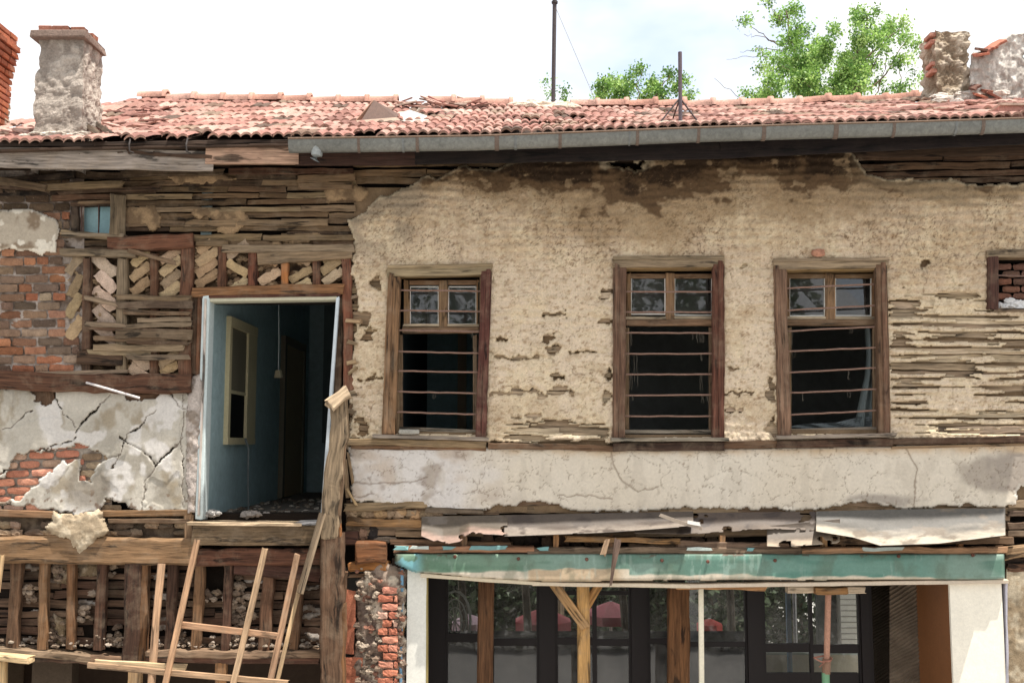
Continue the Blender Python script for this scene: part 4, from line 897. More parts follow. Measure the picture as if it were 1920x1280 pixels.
# ================================================================ chimneys
def chimney(px0, px1, pyt, pyb, yf, dep, c1, c2, lab, seed, taper=0, jag=0, amp=.05, mat='rough', ragx=.0):
    a = P(px0, pyt, yf); b_ = P(px1, pyt, yf); zb = P(px0, pyb, yf).z-.3; zt = a.z; x0, x1 = a.x, b_.x
    nu, nv = 96, 110; V = np.zeros((nv, nu, 3)); u = np.linspace(0, 4, nu, endpoint=False); v = np.linspace(0, 1, nv)
    U, Vv = np.meshgrid(u, v); sd = np.floor(U); f = U-sd; w_ = x1-x0
    bx = np.select([sd == 0, sd == 1, sd == 2], [x0+f*w_, x1+0*f, x1-f*w_], x0+0*f); by = np.select([sd == 0, sd == 1, sd == 2], [yf+0*f, yf+f*dep, yf+dep+0*f], yf+dep-f*dep)
    ang = U*math.pi/2; cx, cy = (x0+x1)/2, yf+dep/2
    n = fbm(np.where(sd > 1.5, 4-U, U)*40, Vv*100, 7, o=4, seed=seed)-.5; n2 = fbm(np.where(sd > 1.5, 4-U, U)*40, Vv*160, 60, o=2, seed=seed+2)-.5
    k = 1+(n*amp*2.2+n2*amp*2)/(w_)+taper*(1-Vv)
    V[..., 0] = cx+(bx-cx)*k; V[..., 1] = cy+(by-cy)*k; topj = jag*(fbm(U*20, U*0, 14, o=3, seed=seed+5)-.5)*2
    V[..., 2] = zb+(zt-zb)*Vv+topj*Vv**6
    I = np.arange(nu*nv).reshape(nv, nu); In = np.roll(I, -1, 1)
    Q = np.stack([I[:-1], In[:-1], In[1:], I[1:]], -1).reshape(-1, 4)
    VV = V.reshape(-1, 3); cc = mixc(LC(*c1), LC(*c2), ss(-.12, .15, n+n2*.5)).reshape(-1, 3)
    top = len(VV); VV = np.vstack([VV, [[cx, cy, zt-.03+jag*.2]]]); cc = np.vstack([cc, cc[-1:]])
    last = I[-1]; cap = np.stack([last, np.roll(last, -1), np.full(nu, top), np.full(nu, top)], -1)
    me = bpy.data.meshes.new('chimney'); faces = [tuple(map(int, q)) for q in Q]+[(int(q[0]), int(q[1]), int(q[2])) for q in cap]
    me.from_pydata([tuple(v) for v in VV], [], faces); attrs(me, cc)
    o = link('chimney', me, M[mat], RF); o['label'] = lab; return o, (x0, x1, yf, dep, zt)
c2_, (x0, x1, yf, dp, zt) = chimney(72, 158, 74, 262, -.15, .42, (168, 154, 142), (206, 192, 178), 'rough plastered grey chimney at the left', 3, .06, 0, .045)
q = MB(); q.board((x0-.04, yf-.03+.2, zt+.03), (x1+.04, yf-.03+.2, zt+.03), .5, .07, C(156, 134, 120), nrm=(0, 0, 1), jit=.03); q.build('chimney_cap', M['rough'], c2_)
q = MB()
for i, (xx, yy_, w_) in enumerate([(.07, .0, .11), (.21, .0, .15), (.36, .03, .13), (.10, .3, .14), (.3, .32, .14), (.41, .18, .09)]): q.board((x0+xx-w_/2, yf+yy_+.03, zt+.1), (x0+xx+w_/2, yf+yy_+.03, zt+.1), .1, .065, C(150, 100, 82), nrm=(0, 0, 1), jit=.08)
q.each('loose_brick', M['brick'], c2_)
q = MB(); 
for i in range(50): q.rock((random.uniform(x0-.1, x1+.08), yf-.07+random.uniform(-.03, .04), RZ(x0, .1)-.0+random.uniform(-.01, .03)), random.uniform(.02, .05), C(222, 212, 196), (1.6, 1, .5), .4)
q.build('chimney_flashing', M['rough'], c2_)
# brick chimney at the very left edge
q = MB(); ch = None
def PX1(px, py, y): return P(px, py, y)
a = P(14, 50, .9); zb = P(0, 250, .9).z-.3; zt = P(14, 45, .9).z; xr_ = P(-22, 200, .9).x; z = zb; k = 0
while z < zt:
    ex = .0 if z < zt-.5 else min(.10, (z-(zt-.5))*.28) if z < zt-.10 else .05
    for yy_ in range(2):
        x = xr_+ex; 
        while x > xr_-.6:
            L = random.uniform(.17, .21); q.board((x-L+.012, .9+yy_*.4-ex*.3, z+.03), (x, .9+yy_*.4-ex*.3, z+.03), .11, .058, random.choice([C(190, 128, 100), C(172, 112, 90), C(200, 140, 112), C(156, 108, 90)] if z > zt-.75 else [C(180, 160, 144), C(164, 140, 122)]), nrm=(0, 0, 1), jit=.06, seg=2); x -= L
    for i in range(3): q.board((xr_+ex-.05, .9+i*.14, z+.03), (xr_+ex-.05, 1.03+i*.14, z+.03), .11, .058, random.choice([C(180, 108, 78), C(160, 96, 72)]), nrm=(0, 0, 1), jit=.05, seg=2)
    z += .07; k += 1
q.box(xr_-.55, xr_-.04, .93, 1.3, zb, zt-.02, C(150, 134, 118))
o = q.build('chimney', M['brick'], RF); o['label'] = 'red brick chimney cut by the left edge'
# earthen chimney right
c3, (x0, x1, yf, dp, zt) = chimney(1752, 1816, 58, 190, 2.3, .42, (166, 146, 122), (214, 198, 176), 'crumbling earth and brick chimney stub near the right end of the ridge', 9, .03, .07, .09)
q = MB()
for i in (0, 1, 4, 5): q.board((x0-.005, yf+.04, zt-.03-.09*i), (x0-.005, yf+.22, zt-.03-.09*i), .05, .07, random.choice([C(196, 140, 120), C(170, 130, 112)]), nrm=(-1, 0, 0), jit=.1, seg=3)
q.each('loose_brick', M['brick'], c3)
q = MB()
for i in range(80): q.rock(RP(random.uniform(x0-.12, x1+.3), random.uniform(.70, .78), .04+random.uniform(-.03, .07)), random.uniform(.03, .08), C(228, 216, 204), (1.6, 1, .6), .4)
q.build('chimney_flashing', M['rough'], c3)
# stucco gable wall piece right
def gmask(X, Y):
    w = (fbm(X, Y, 16, o=3, seed=13)-.5)*8; return sdf(X+w, Y+w, [(1822, 100), (1845, 95), (1862, 88), (1880, 72), (1900, 66), (1925, 60), (1925, 90), (1918, 104), (1920, 112), (1990, 112), (1990, 215), (1815, 215)])
gw = relief('gable_wall', (1806, 52, 1990, 218), 2, gmask, lambda X, Y, m: 2.0-.07*fbm(X, Y, 9, 14, o=4, seed=27)-.05*fbm(X, Y, 40, o=2, seed=29), lambda X, Y, m: mixc(LC(196, 188, 178), LC(232, 226, 216), ss(.4, .6, fbm(X, Y, 10, 20, o=3, seed=39))), M['rough'], RF, 2.3); gw['label'] = 'rough whitish gable wall rising at the right end of the roof'
q = MB()
for (a0, b0, a1, b1) in [(1828, 104, 1850, 100), (1832, 92, 1848, 94), (1846, 97, 1864, 88), (1858, 90, 1882, 76), (1826, 176, 1850, 184), (1850, 172, 1876, 186), (1842, 170, 1858, 172), (1822, 168, 1834, 160)]:
    q.board(P(a0, b0, 1.9), P(a1, b1, 1.9), .13, .03, random.choice([C(190, 116, 88), C(160, 98, 78), C(120, 84, 70)]), nrm=(0, -.4, .9), jit=.15, bow=.02)
q.each('loose_tile', M['tile'], gw)
q = MB(); q.pbox(1874, 196, 1990, 219, -.42, -.1, C(196, 138, 122)); q.pbox(1876, 193, 1990, 197, -.45, -.1, C(190, 160, 140)); o = q.build('verge_box', M['tile'], RF); o['label'] = 'pink painted box at the right end of the eaves'

# ================================================================ things on the roof
def rooftilt(px, py, s, up=.05):   # point above the roof at photo column px and slope position s
    y = -.5+3.5*s; x = (px-960)/F*(y-CY)*1.0; return RP(x, s, up)
q = MB(); p = [P(668, 228, .9), P(748, 214, 1.1), P(700, 187, 1.4), P(692, 230, 1.3)]
def sheet(mb, pts, th, col):
    a = [Vector(v) for v in pts]; n = (a[1]-a[0]).cross(a[2]-a[0]).normalized()*th; k = len(a)
    mb.add(a+[v+n for v in a], [tuple(range(k)), tuple(range(2*k-1, k-1, -1))]+[(i, i+k, (i+1) % k+k, (i+1) % k) for i in range(k)], col)
sheet(q, [P(668, 226, .8), P(701, 188, 1.1), P(708, 193, 1.2), P(676, 229, .9)], .01, C(140, 98, 74)); sheet(q, [P(701, 188, 1.1), P(748, 214, 1.0), P(744, 220, .85), P(676, 228, .8)], .006, C(92, 66, 54)); sheet(q, [P(668, 226, .75), P(744, 220, .8), P(752, 226, .75), P(670, 231, .7)], .01, C(168, 142, 122))
tag(q.build('bent_sheet', M['rust']), 'rusty folded metal sheet sticking up from the roof tiles', 'metal sheet')
q = MB(); sheet(q, [P(750, 212, 1.3), P(768, 206, 1.4), P(800, 217, 1.2), P(805, 227, .9), P(772, 231, .8), P(752, 226, .9)], .012, C(190, 184, 174)); tag(q.build('metal_sheet', M['sheet']), 'flat pale grey sheet lying on the tiles beside the folded one', 'metal sheet')
q = MB(); sheet(q, [P(786, 200, 2.4), P(872, 204, 2.4), P(876, 213, 1.9), P(780, 209, 1.9)], .03, C(150, 140, 132)); tag(q.build('roof_board', M['wood']), 'grey board lying just under the broken part of the ridge', 'board')
q = MB()
for i in range(26):
    a = rooftilt(random.uniform(735, 905), 0, random.uniform(.8, 1.0), random.uniform(.03, .10)); d = Vector((random.uniform(.08, .16), 0, random.uniform(-.05, .05)))
    q.board(a-d, a+d, .13, .02, random.choice(TC+[C(120, 90, 76), C(226, 200, 180)]), nrm=(0, -.3, .9), jit=.15, seg=3)
q.each('broken_tile', M['tile'], RF)
q = MB()
for i in range(30):
    px = random.choice([random.gauss(250, 30), random.gauss(200, 25), random.gauss(40, 25), random.gauss(1850, 25)]); a = rooftilt(px, 0, random.uniform(.25, .8), .05); d = Vector((random.uniform(.08, .15), random.uniform(-.05, .05), random.uniform(-.03, .03)))
    if a.x < -4.9: a = rooftilt(px, 0, random.uniform(.15, .35), .05)
    q.board(a-d, a+d, .12, .02, random.choice(TC+[C(120, 90, 76)]), nrm=(0, -.3, .9), jit=.15, seg=3)
q.each('broken_tile', M['tile'], RF)
q = MB(); q.board(P(156, 232, .1), P(186, 252, -.2), .05, .03, C(110, 96, 84)); q.board(P(172, 228, .3), P(212, 252, -.2), .05, .03, C(96, 84, 76)); q.each('board_offcut', M['wood'], c2_)
# antenna mast
yb_ = 2.95; base = P(1037, 198, yb_); top = P(1041, -60, yb_)
am = MB(); am.tube([base-Vector((0, 0, .1)), base.lerp(top, .5), top], .026, C(74, 66, 68)); A_ = am.build('antenna_mast', M['rust']); tag(A_, 'tall thin antenna mast on the ridge running out of the top edge', 'mast')
am = MB(); am.tube([P(1042, 15, yb_), P(1115, 186, 2.9)], .0035, C(150, 146, 142), 5); am.build('guy_wire', M['metal'], A_)
am = MB(); am.tube([P(1040, 3, yb_), P(1040, 7, yb_)], .04, C(60, 54, 54)); am.build('clamp', M['rust'], A_)
s_ = .24; yp = -.5+3.5*s_; pm = MB(); pm.tube([P(1276, 234, yp), P(1275, 98, yp)], .020, C(96, 84, 92)); A_ = pm.build('roof_pole', M['rust']); tag(A_, 'short dark pipe pole on three stays standing on the roof', 'pole')
for (a, b_, y_) in [(1235, 233, yp-.1), (1308, 228, yp-.05), (1262, 222, yp+.35)]:
    pm = MB(); pm.tube([P(1275, 184, yp), P(a, b_, y_)], .008, C(56, 46, 48)); pm.build('stay', M['rust'], A_)
q = MB(); q.tube([P(1100, 195, 2.7), P(1103, 182, 2.7)], .01, C(120, 110, 104))

# ================================================================ trees
def tree(name, base, limbs, blobs, lab, group, seed, nleaf, leafc=((92, 130, 60), (136, 172, 86), (172, 200, 116)), lw=.055):
    random.seed(seed); root = empty(name, base); tag(root, lab, 'tree', group)
    t = MB()
    for pts, r0, r1 in limbs:
        n = 6*(len(pts)-1); P_ = []
        for i in range(n+1):
            f = i/n*(len(pts)-1); k = min(int(f), len(pts)-2); P_.append(Vector(pts[k]).lerp(Vector(pts[k+1]), f-k)+Vector([random.gauss(0, .02) for _ in range(3)]))
        t.tube(P_, [r0+(r1-r0)*i/n for i in range(n+1)], C(120, 104, 90), 6)
    t.build('trunk', M['wood'], root)
    m = MB(); V = []; Fs = []; cc = []
    tw = MB()
    for (c, r, dens) in blobs:
        c = Vector(c); nt = max(2, int(dens*17))
        for k in range(nt):
            d = Vector([random.gauss(0, 1) for _ in range(3)]).normalized(); q_ = c+Vector((d.x*r, d.y*r, d.z*r*.85))*random.uniform(.35, 1.0)
            col = leafc[0] if random.random() < .35 else leafc[1] if random.random() < .6 else leafc[2]; kc = random.uniform(.75, 1.15)
            cl_ = tuple(lin(col)*1.0*kc)
            if random.random() < .5: tw.tube([c.lerp(q_, .1), q_], [.008, .003], C(120, 106, 92), 3)
            for s in range(int(nleaf*1.35*random.uniform(.6, 1.3))):
                p_ = q_+Vector([random.gauss(0, 1)*.075 for _ in range(3)]); a = Vector([random.gauss(0, 1) for _ in range(3)]); a.z -= .5; a.normalize(); b_ = a.cross(Vector([random.gauss(0, 1) for _ in range(3)])).normalized()
                L = lw*random.uniform(.8, 1.5); n0 = len(V); V += [p_, p_+a*L*.5+b_*L*.32, p_+a*L, p_+a*L*.5-b_*L*.32]; Fs.append((n0, n0+1, n0+2, n0+3)); kk = random.uniform(.8, 1.2); cc += [tuple(z*kk for z in cl_)]*4
    V = np.array([tuple(v) for v in V]); me = quads('crown', V, np.array(Fs), np.array(cc), False); link('crown', me, M['leaf'], root)
    tag(tw.build('twigs', M['wood'], root), kind='stuff'); random.seed(seed+1); return root
YT = 12.0
def T(px, py, dy=0): return P(px, py, YT+dy)
gb = T(1560, 600); gb.z = GZ
bl_ = []
for (px, py, rp, d) in [(1475, 20, 26, 1.0), (1488, 50, 16, .5), (1409, 40, 16, .5), (1440, 5, 8, .3), (1620, 30, 24, .9), (1605, 15, 12, .4), (1562, 55, 12, .4), (1640, 22, 8, .3), (1520, 60, 18, .6), (1545, 90, 34, 1.2), (1490, 85, 30, 1.1),
                        (1480, 130, 42, 2.2), (1530, 130, 42, 2.4), (1570, 150, 44, 2.4), (1500, 165, 44, 2.4), (1450, 165, 32, 1.4), (1610, 160, 34, 1.4), (1545, 180, 40, 2), (1600, 100, 28, .9), (1620, 70, 28, .9), (1650, 60, 26, .8), (1670, 50, 22, .6), (1690, 45, 16, .3),
                        (1635, 110, 26, .6), (1655, 90, 24, .6), (1680, 110, 24, .45), (1700, 75, 22, .4), (1720, 82, 16, .4), (1715, 105, 10, .2), (1708, 130, 14, .2), (1690, 160, 26, .5), (1650, 160, 22, .4), (1735, 150, 18, .5), (1555, 112, 30, 1.3), (1590, 140, 32, 1.5), (1580, 108, 24, 1.0), (1575, 175, 34, 1.6), (1560, 80, 18, .6), (1400, 175, 18, .35), (1430, 180, 22, .5), (1432, 100, 12, .3), (1430, 125, 12, .3), (1560, 62, 10, .3)]:
    y_ = random.uniform(-1.0, 1.0)
    for q in range(2 if rp > 20 else 1):
        bl_.append((T(px+random.gauss(0, rp*.35), py+random.gauss(0, rp*.3), y_+random.uniform(-.5, .5)), rp*.0113*.72, d*.8))
top_ = T(1560, 230)
tree('tree', gb, [([gb, T(1570, 300), T(1565, 200)], .2, .09), ([T(1565, 215), T(1590, 130), T(1620, 80), T(1625, 30)], .06, .015), ([T(1565, 215), T(1510, 140), T(1480, 70), T(1475, 20)], .06, .012), ([T(1600, 130), T(1650, 85), T(1690, 50)], .03, .01), ([T(1565, 200), T(1650, 150), T(1700, 75)], .03, .008),
                  ([T(1480, 90), T(1440, 75), T(1405, 45)], .015, .006), ([T(1460, 80), T(1430, 70), T(1395, 65)], .01, .004), ([T(1475, 95), T(1420, 90), T(1390, 100)], .01, .004), ([T(1465, 40), T(1450, 20), T(1441, 2)], .01, .004), ([T(1480, 110), T(1400, 105), T(1365, 112)], .008, .003), ([T(1450, 190), T(1400, 190), T(1340, 150)], .012, .004), ([T(1640, 190), T(1660, 130), T(1665, 90)], .015, .006), ([T(1690, 190), T(1685, 140), T(1700, 100)], .012, .005), ([T(1600, 190), T(1640, 120), T(1668, 60)], .02, .008)],
     bl_, 'large loose leafed green tree behind the right part of the roof', None, 21, 26)
gb = T(1190, 600, -1); gb.z = GZ
bl_ = [(T(px+random.gauss(0, 3), py, random.uniform(-.6, .6)), rp*.0113*.75, d) for (px, py, rp, d) in [(1130, 160, 18, 1.0), (1125, 182, 16, .8), (1148, 155, 18, .9), (1165, 170, 26, 1.4), (1178, 160, 18, .8), (1160, 190, 20, 1), (1205, 128, 9, .5), (1185, 143, 8, .4), (1225, 160, 20, .9), (1240, 175, 22, 1.1), (1210, 185, 18, .9), (1255, 140, 12, .5), (1262, 165, 16, .7), (1285, 150, 12, .4), (1290, 180, 10, .3), (1245, 190, 18, .7)]]
tree('tree', gb, [([gb, T(1195, 300), T(1190, 210)], .14, .06), ([T(1190, 220), T(1160, 190), T(1130, 160)], .03, .01), ([T(1190, 220), T(1225, 185), T(1255, 140)], .03, .008), ([T(1200, 200), T(1195, 160), T(1205, 128)], .015, .005)], bl_, 'low green treetop between the antenna mast and the short roof pole', None, 31, 24)
gb = T(1045, 600, -1); gb.z = GZ
bl_ = [(T(px, py, random.uniform(-.3, .3)), rp*.0113*.7, d) for (px, py, rp, d) in [(1027, 150, 5, .15), (1032, 178, 7, .15), (1058, 174, 7, .2), (1062, 190, 9, .2)]]
tree('tree', gb, [([gb, T(1045, 300), T(1045, 195)], .1, .02), ([T(1045, 205), T(1032, 175), T(1027, 150)], .01, .004), ([T(1045, 205), T(1058, 172)], .01, .004)], bl_, 'few sprigs of a treetop right behind the antenna mast foot', None, 41, 22)

# ================================================================ shop front and what hangs over it
# dark slab painted as the shade of the gap, and broken timbers above the green beam
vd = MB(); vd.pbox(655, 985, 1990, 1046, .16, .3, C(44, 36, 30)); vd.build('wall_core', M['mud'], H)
bb = MB()
for (x0, y0, x1, y1, w_, y_, t_, c_) in [(648, 950, 800, 946, 14, -.02, .06, C(150, 128, 98)), (650, 976, 792, 982, 14, -.02, .06, C(146, 112, 72)), (800, 955, 905, 958, 10, -.03, .05, C(100, 88, 76)), (640, 1008, 672, 1008, 22, -.04, .12, C(96, 66, 54)), (672, 1036, 724, 1036, 38, -.1, .18, C(128, 84, 52)),
                                         (655, 1062, 728, 1060, 18, -.05, .1, C(160, 104, 50)), (655, 1078, 700, 1076, 6, -.04, .1, C(120, 92, 66)), (735, 1015, 960, 1020, 10, -.0, .1, C(150, 120, 92)), (1060, 1010, 1275, 1014, 10, -.1, .06, C(160, 122, 78)), (1180, 1024, 1420, 1022, 12, -.04, .05, C(96, 78, 62)), (1270, 1020, 1480, 1024, 14, -.08, .05, C(118, 98, 80)),
                                         (1560, 1015, 1900, 1012, 12, -.08, .05, C(110, 88, 66)), (1880, 1035, 1990, 1030, 26, -.06, .12, C(160, 132, 100)), (1884, 1060, 1990, 1062, 16, -.04, .12, C(98, 70, 50)), (1885, 985, 1990, 980, 12, -.0, .06, C(90, 72, 58)), (1890, 1000, 1990, 1000, 12, .0, .06, C(110, 92, 76)), (1890, 945, 1990, 940, 14, .0, .06, C(140, 120, 100)), (1890, 962, 1990, 962, 10, .0, .06, C(96, 80, 66))]:
    bb.pb(x0, y0, x1, y1, w_, y_, t_, c_, jit=.25, end=.02)
bb.each('broken_board', M['wood'], H)
q = MB()
for i in range(14): q.brick(660+i*12+random.uniform(-4, 4), 962+random.uniform(-3, 3), random.uniform(16, 28), random.uniform(14, 20), random.uniform(-10, 10), .02, .06, random.choice([C(146, 120, 92), C(166, 140, 110), C(176, 140, 100)]), .25, .02)
for (x, y, w_, h_, c_) in [(680, 1000, 17, 22, C(160, 126, 100)), (700, 1000, 22, 26, C(60, 54, 52)), (720, 1012, 50, 12, C(128, 112, 96)), (770, 1016, 60, 10, C(150, 130, 106))]: q.brick(x, y, w_, h_, random.uniform(-6, 6), .03, .08, c_, .2)
for i in range(20): q.brick(830+i*28, 1012+random.uniform(-3, 3), random.uniform(20, 34), random.uniform(16, 24), random.uniform(-10, 10), .12, .05, random.choice([C(96, 76, 62), C(70, 58, 50), C(120, 96, 78)]), .25)
q.build('rubble_course', M['stone'], H)
st = MB()
for x in (870, 1042, 1146, 1353, 1545, 1580, 1800): st.pb(x, 1004, x+random.uniform(-2, 2), 1036, 10, -.07, .06, random.choice([C(170, 128, 84), C(140, 96, 60), C(128, 98, 72)]), jit=.3, end=.02)
st.each('short_batten', M['wood'], H)

# metal flashing sheets sloping out from the wall
def flash(x0, x1, topf, botf, yt, yb, colf, lab, seed, rag=6, cell=2.2, bulge=.03, lip=0):
    nx = int((x1-x0)/cell); nv = 34; U, Vv = np.meshgrid(np.linspace(x0, x1, nx), np.linspace(0, 1, nv))
    t_ = np.interp(U, [p[0] for p in topf], [p[1] for p in topf]); b_ = np.interp(U, [p[0] for p in botf], [p[1] for p in botf])
    PY = t_+(b_-t_)*Vv; rg = (fbm(U, U*0+3, 26, o=4, seed=seed)-.5)*2*rag+(fbm(U, U*0+9, 6, o=2, seed=seed+1)-.5)*rag*.7
    ok = (PY < b_-np.maximum(0, rg)) & (fbm(U, PY, 24, o=3, seed=seed+3) < (.70 if rag > 4 else 1))
    dep = yt+(yb-yt)*Vv**2.3-bulge*.3*np.sin(Vv*math.pi)-.022*(fbm(U, PY, 90, 30, o=2, seed=seed+4)-.5)-.04*Vv**2*(fbm(U, PY*0, 60, o=2, seed=seed+5)-.5)
    Vt = PA(U, PY, dep).reshape(-1, 3); I = np.arange(nx*nv).reshape(nv, nx); a = ok[:-1, :-1] & ok[1:, :-1] & ok[:-1, 1:] & ok[1:, 1:]
    Q = np.stack([I[1:, :-1], I[1:, 1:], I[:-1, 1:], I[:-1, :-1]], -1)[a]; used = np.zeros(nx*nv, bool); used[Q.ravel()] = True; mm = np.cumsum(used)-1
    o = link('flashing', quads('flashing', Vt[used], mm[Q], colf(U, PY, Vv).reshape(-1, 3)[used]), M['sheet'], H); o['label'] = lab
    md = o.modifiers.new('thickness', 'SOLIDIFY'); md.thickness = .004; return o
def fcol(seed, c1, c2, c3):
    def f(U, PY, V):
        b = mixc(LC(*c1), LC(*c2), ss(.55, .9, V+(fbm(U, PY, 60, 12, o=4, seed=seed)-.5)*.5)); return mixc(b, LC(*c3), ss(.56, .68, fbm(U, PY, 40, 16, o=5, seed=seed+1))*.85)  # stained dark top; lower edge painted paler as a sunlit lip
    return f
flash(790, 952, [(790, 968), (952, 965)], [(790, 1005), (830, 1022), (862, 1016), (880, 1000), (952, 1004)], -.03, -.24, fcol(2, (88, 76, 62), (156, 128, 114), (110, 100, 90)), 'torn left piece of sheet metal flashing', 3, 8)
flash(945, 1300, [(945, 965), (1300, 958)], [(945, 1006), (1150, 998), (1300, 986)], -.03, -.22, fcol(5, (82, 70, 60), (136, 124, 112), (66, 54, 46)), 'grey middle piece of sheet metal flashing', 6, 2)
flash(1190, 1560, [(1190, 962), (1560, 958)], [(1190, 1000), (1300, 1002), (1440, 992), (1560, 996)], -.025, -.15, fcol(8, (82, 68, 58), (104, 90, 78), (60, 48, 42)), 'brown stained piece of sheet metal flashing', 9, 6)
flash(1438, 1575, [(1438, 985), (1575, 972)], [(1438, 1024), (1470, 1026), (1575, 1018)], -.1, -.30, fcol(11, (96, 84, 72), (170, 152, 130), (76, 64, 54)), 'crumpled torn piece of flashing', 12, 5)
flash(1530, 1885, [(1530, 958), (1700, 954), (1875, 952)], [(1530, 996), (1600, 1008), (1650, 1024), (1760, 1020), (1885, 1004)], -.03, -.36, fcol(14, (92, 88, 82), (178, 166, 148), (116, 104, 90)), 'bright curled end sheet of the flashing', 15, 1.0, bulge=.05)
q = MB(); q.board(P(1238, 965, -.26), P(1316, 992, -.3), .03, .008, C(150, 134, 118), jit=.3); q.board(P(1290, 978, -.3), P(1312, 982, -.3), .03, .006, C(226, 222, 216)); q.each('torn_strip', M['sheet'], H)

# green painted beam
def gcol(X, Y, m):
    b = mixc(LC(92, 128, 112), LC(124, 152, 138), ss(.4, .6, fbm(X, Y, 120, 20, o=3, seed=43))); 
    b = mixc(b, LC(88, 142, 128), ss(1250, 1500, X)*(1-ss(1720, 1800, X))*.6); b = mixc(b, LC(92, 126, 92), (1-ss(900, 1100, X))*.5)
    edge = 1069+14*ss(740, 1000, X)*0+(X-740)*.009+(fbm(X, Y, 60, o=3, seed=42)-.5)*16
    edge2 = np.where(X < 1180, edge-6*ss(980, 1000, X), edge+4)
    b = mixc(b, LC(212, 198, 176), ss(-1.5, 1.5, Y-edge2)); b = mixc(b, LC(186, 158, 122), ss(-1, 1, Y-edge2)*ss(985, 995, X)*(1-ss(1150, 1180, X))*.8)
    b = mixc(b, LC(92, 104, 84), ss(.5, .72, fbm(X, Y, 26, 40, o=5, seed=41))*.45); b = mixc(b, LC(168, 190, 178), ss(.64, .7, fbm(X, Y, 5, 30, o=3, seed=47))*ss(.5, .6, fbm(X, Y, 80, o=2, seed=2))*.25); b = mixc(b, LC(96, 70, 52), ss(.70, .72, fbm(X, Y, 26, 6, o=4, seed=45))*(1-ss(0, 14, Y-1036))); b = mixc(b, LC(84, 62, 48), (1-ss(0, 4, Y-1036))*.7)
    b = mixc(b, LC(120, 188, 200), (1-ss(770, 800, X))*.8*ss(.4, .5, fbm(X, Y, 18, o=3, seed=40))); return mixc(b, LC(70, 50, 40), (1-ss(744, 760, X))*.6)
gby = lambda X: 1036+(X-740)*.002
GO = relief('green_beam', (738, 1034, 1884, 1096), 2.2, lambda X, Y: sdf(X, Y+(fbm(X, Y, 30, o=2, seed=26)-.5)*2.5, [(740, 1037), (1882, 1037), (1882, 1086), (1300, 1087), (1020, 1090), (900, 1084), (780, 1072), (742, 1056)]),
            lambda X, Y, m: -.13-.012*ss(0, 14, Y-1036)-.005*fbm(X, Y, 70, o=2, seed=7)+.02*(1-ss(0, 3, m)), gcol, M['paint'], H, -.02); GO['label'] = 'peeling green painted beam across the shop front'
q = MB(); q.pb(740, 1029, 1000, 1028, 12, -.11, .12, C(150, 112, 84), jit=.2); q.pb(990, 1031, 1500, 1032, 11, -.11, .12, C(130, 110, 92), jit=.25); q.pb(1500, 1032, 1884, 1029, 12, -.11, .12, C(156, 122, 92), jit=.25)
o = q.build('beam_cap', M['wood'], H); o['label'] = 'splintered board on top of the green beam'
q = MB()
for (a, b_) in [(742, 764), (772, 800), (828, 850), (884, 950), (1010, 1030), (1290, 1330), (1400, 1412), (1620, 1690)]: q.pb(a, 1028, b_, 1028, 6, -.117, .02, random.choice([C(120, 170, 170), C(190, 200, 194)]), jit=.6, end=.03)
q.each('paint_flake', M['paint'], H)
q = MB()
for x0, y0, x1, y1 in [(790, 1076, 1010, 1092), (1000, 1092, 1290, 1097), (1290, 1096, 1884, 1088)]: q.pb(x0, y0, x1, y1, 7, -.12, .14, C(206, 190, 166), jit=.12)
q.each('beam_lip', M['paint'], H)
q = MB(); q.pb(1270, 1100, 1432, 1102, 6, -.1, .06, C(176, 130, 84), jit=.5, end=.03); q.build('broken_board', M['wood'], H)
for x, y in [(853, 1043), (972, 1047), (1100, 1048), (1241, 1050), (1327, 1052), (1453, 1050), (1685, 1042), (1824, 1040)]:
    q = MB(); q.tube([P(x, y, -.14), P(x, y, -.165)], [.018, .010], C(104, 60, 44), 8); q.build('bolt', M['rust'], GO)
q = MB(); q.board(P(1158, 1012, -.24), P(1146, 1096, -.2), .06, .03, C(120, 102, 90), jit=.25, taper=.4, end=.03); tag(q.build('broken_slat', M['wood']), 'grey splintered slat hanging down over the middle of the green beam', 'slat')
q = MB(); q.board(P(1138, 1014, -.2), P(1130, 1040, -.2), .05, .04, C(190, 160, 130), jit=.3, end=.03); q.build('short_batten', M['wood'], H)

# shop interior: reveal, combed wall, columns
sz = P(960, 1075, 0).z+.0
q = MB(); q.pbox(1784, 1088, 1882, 2050, -.06, -.028, C(250, 242, 224)); o = q.build('column', M['lime'], H); o['label'] = 'smooth cream column right of the shop opening'
q = MB(); q.pbox(763, 1066, 799, 2050, -.03, .12, C(228, 226, 216)); q.pb(801, 1070, 801, 1300, 3, -.03, .1, C(170, 150, 90)); o = q.build('column', M['paint'], H); o['label'] = 'white boxed post left of the shop opening'
q = MB(); q.pb(755, 1066, 752, 1300, 5, -.045, .1, C(110, 160, 190)); q.pb(756, 1160, 749, 1300, 6, -.04, .1, C(140, 98, 54)); q.each('corner_strip', M['paint'], H)
q = MB(); xr2 = P(1784, 1184, -.06).x; q.box(xr2+.004, xr2+.3, -.026, .74, GZ, sz, C(140, 88, 46)); q.build('reveal_panel', M['paint'], H)
def cby(X, Y, m):
    ph = (X*.62+Y)/7.5*2*math.pi+2.5*(fbm(X, Y, 60, o=2, seed=23)-.5)*6; return .74-.02*np.clip(np.sin(ph), -.4, 1)-.02*fbm(X, Y, 20, o=2, seed=24)
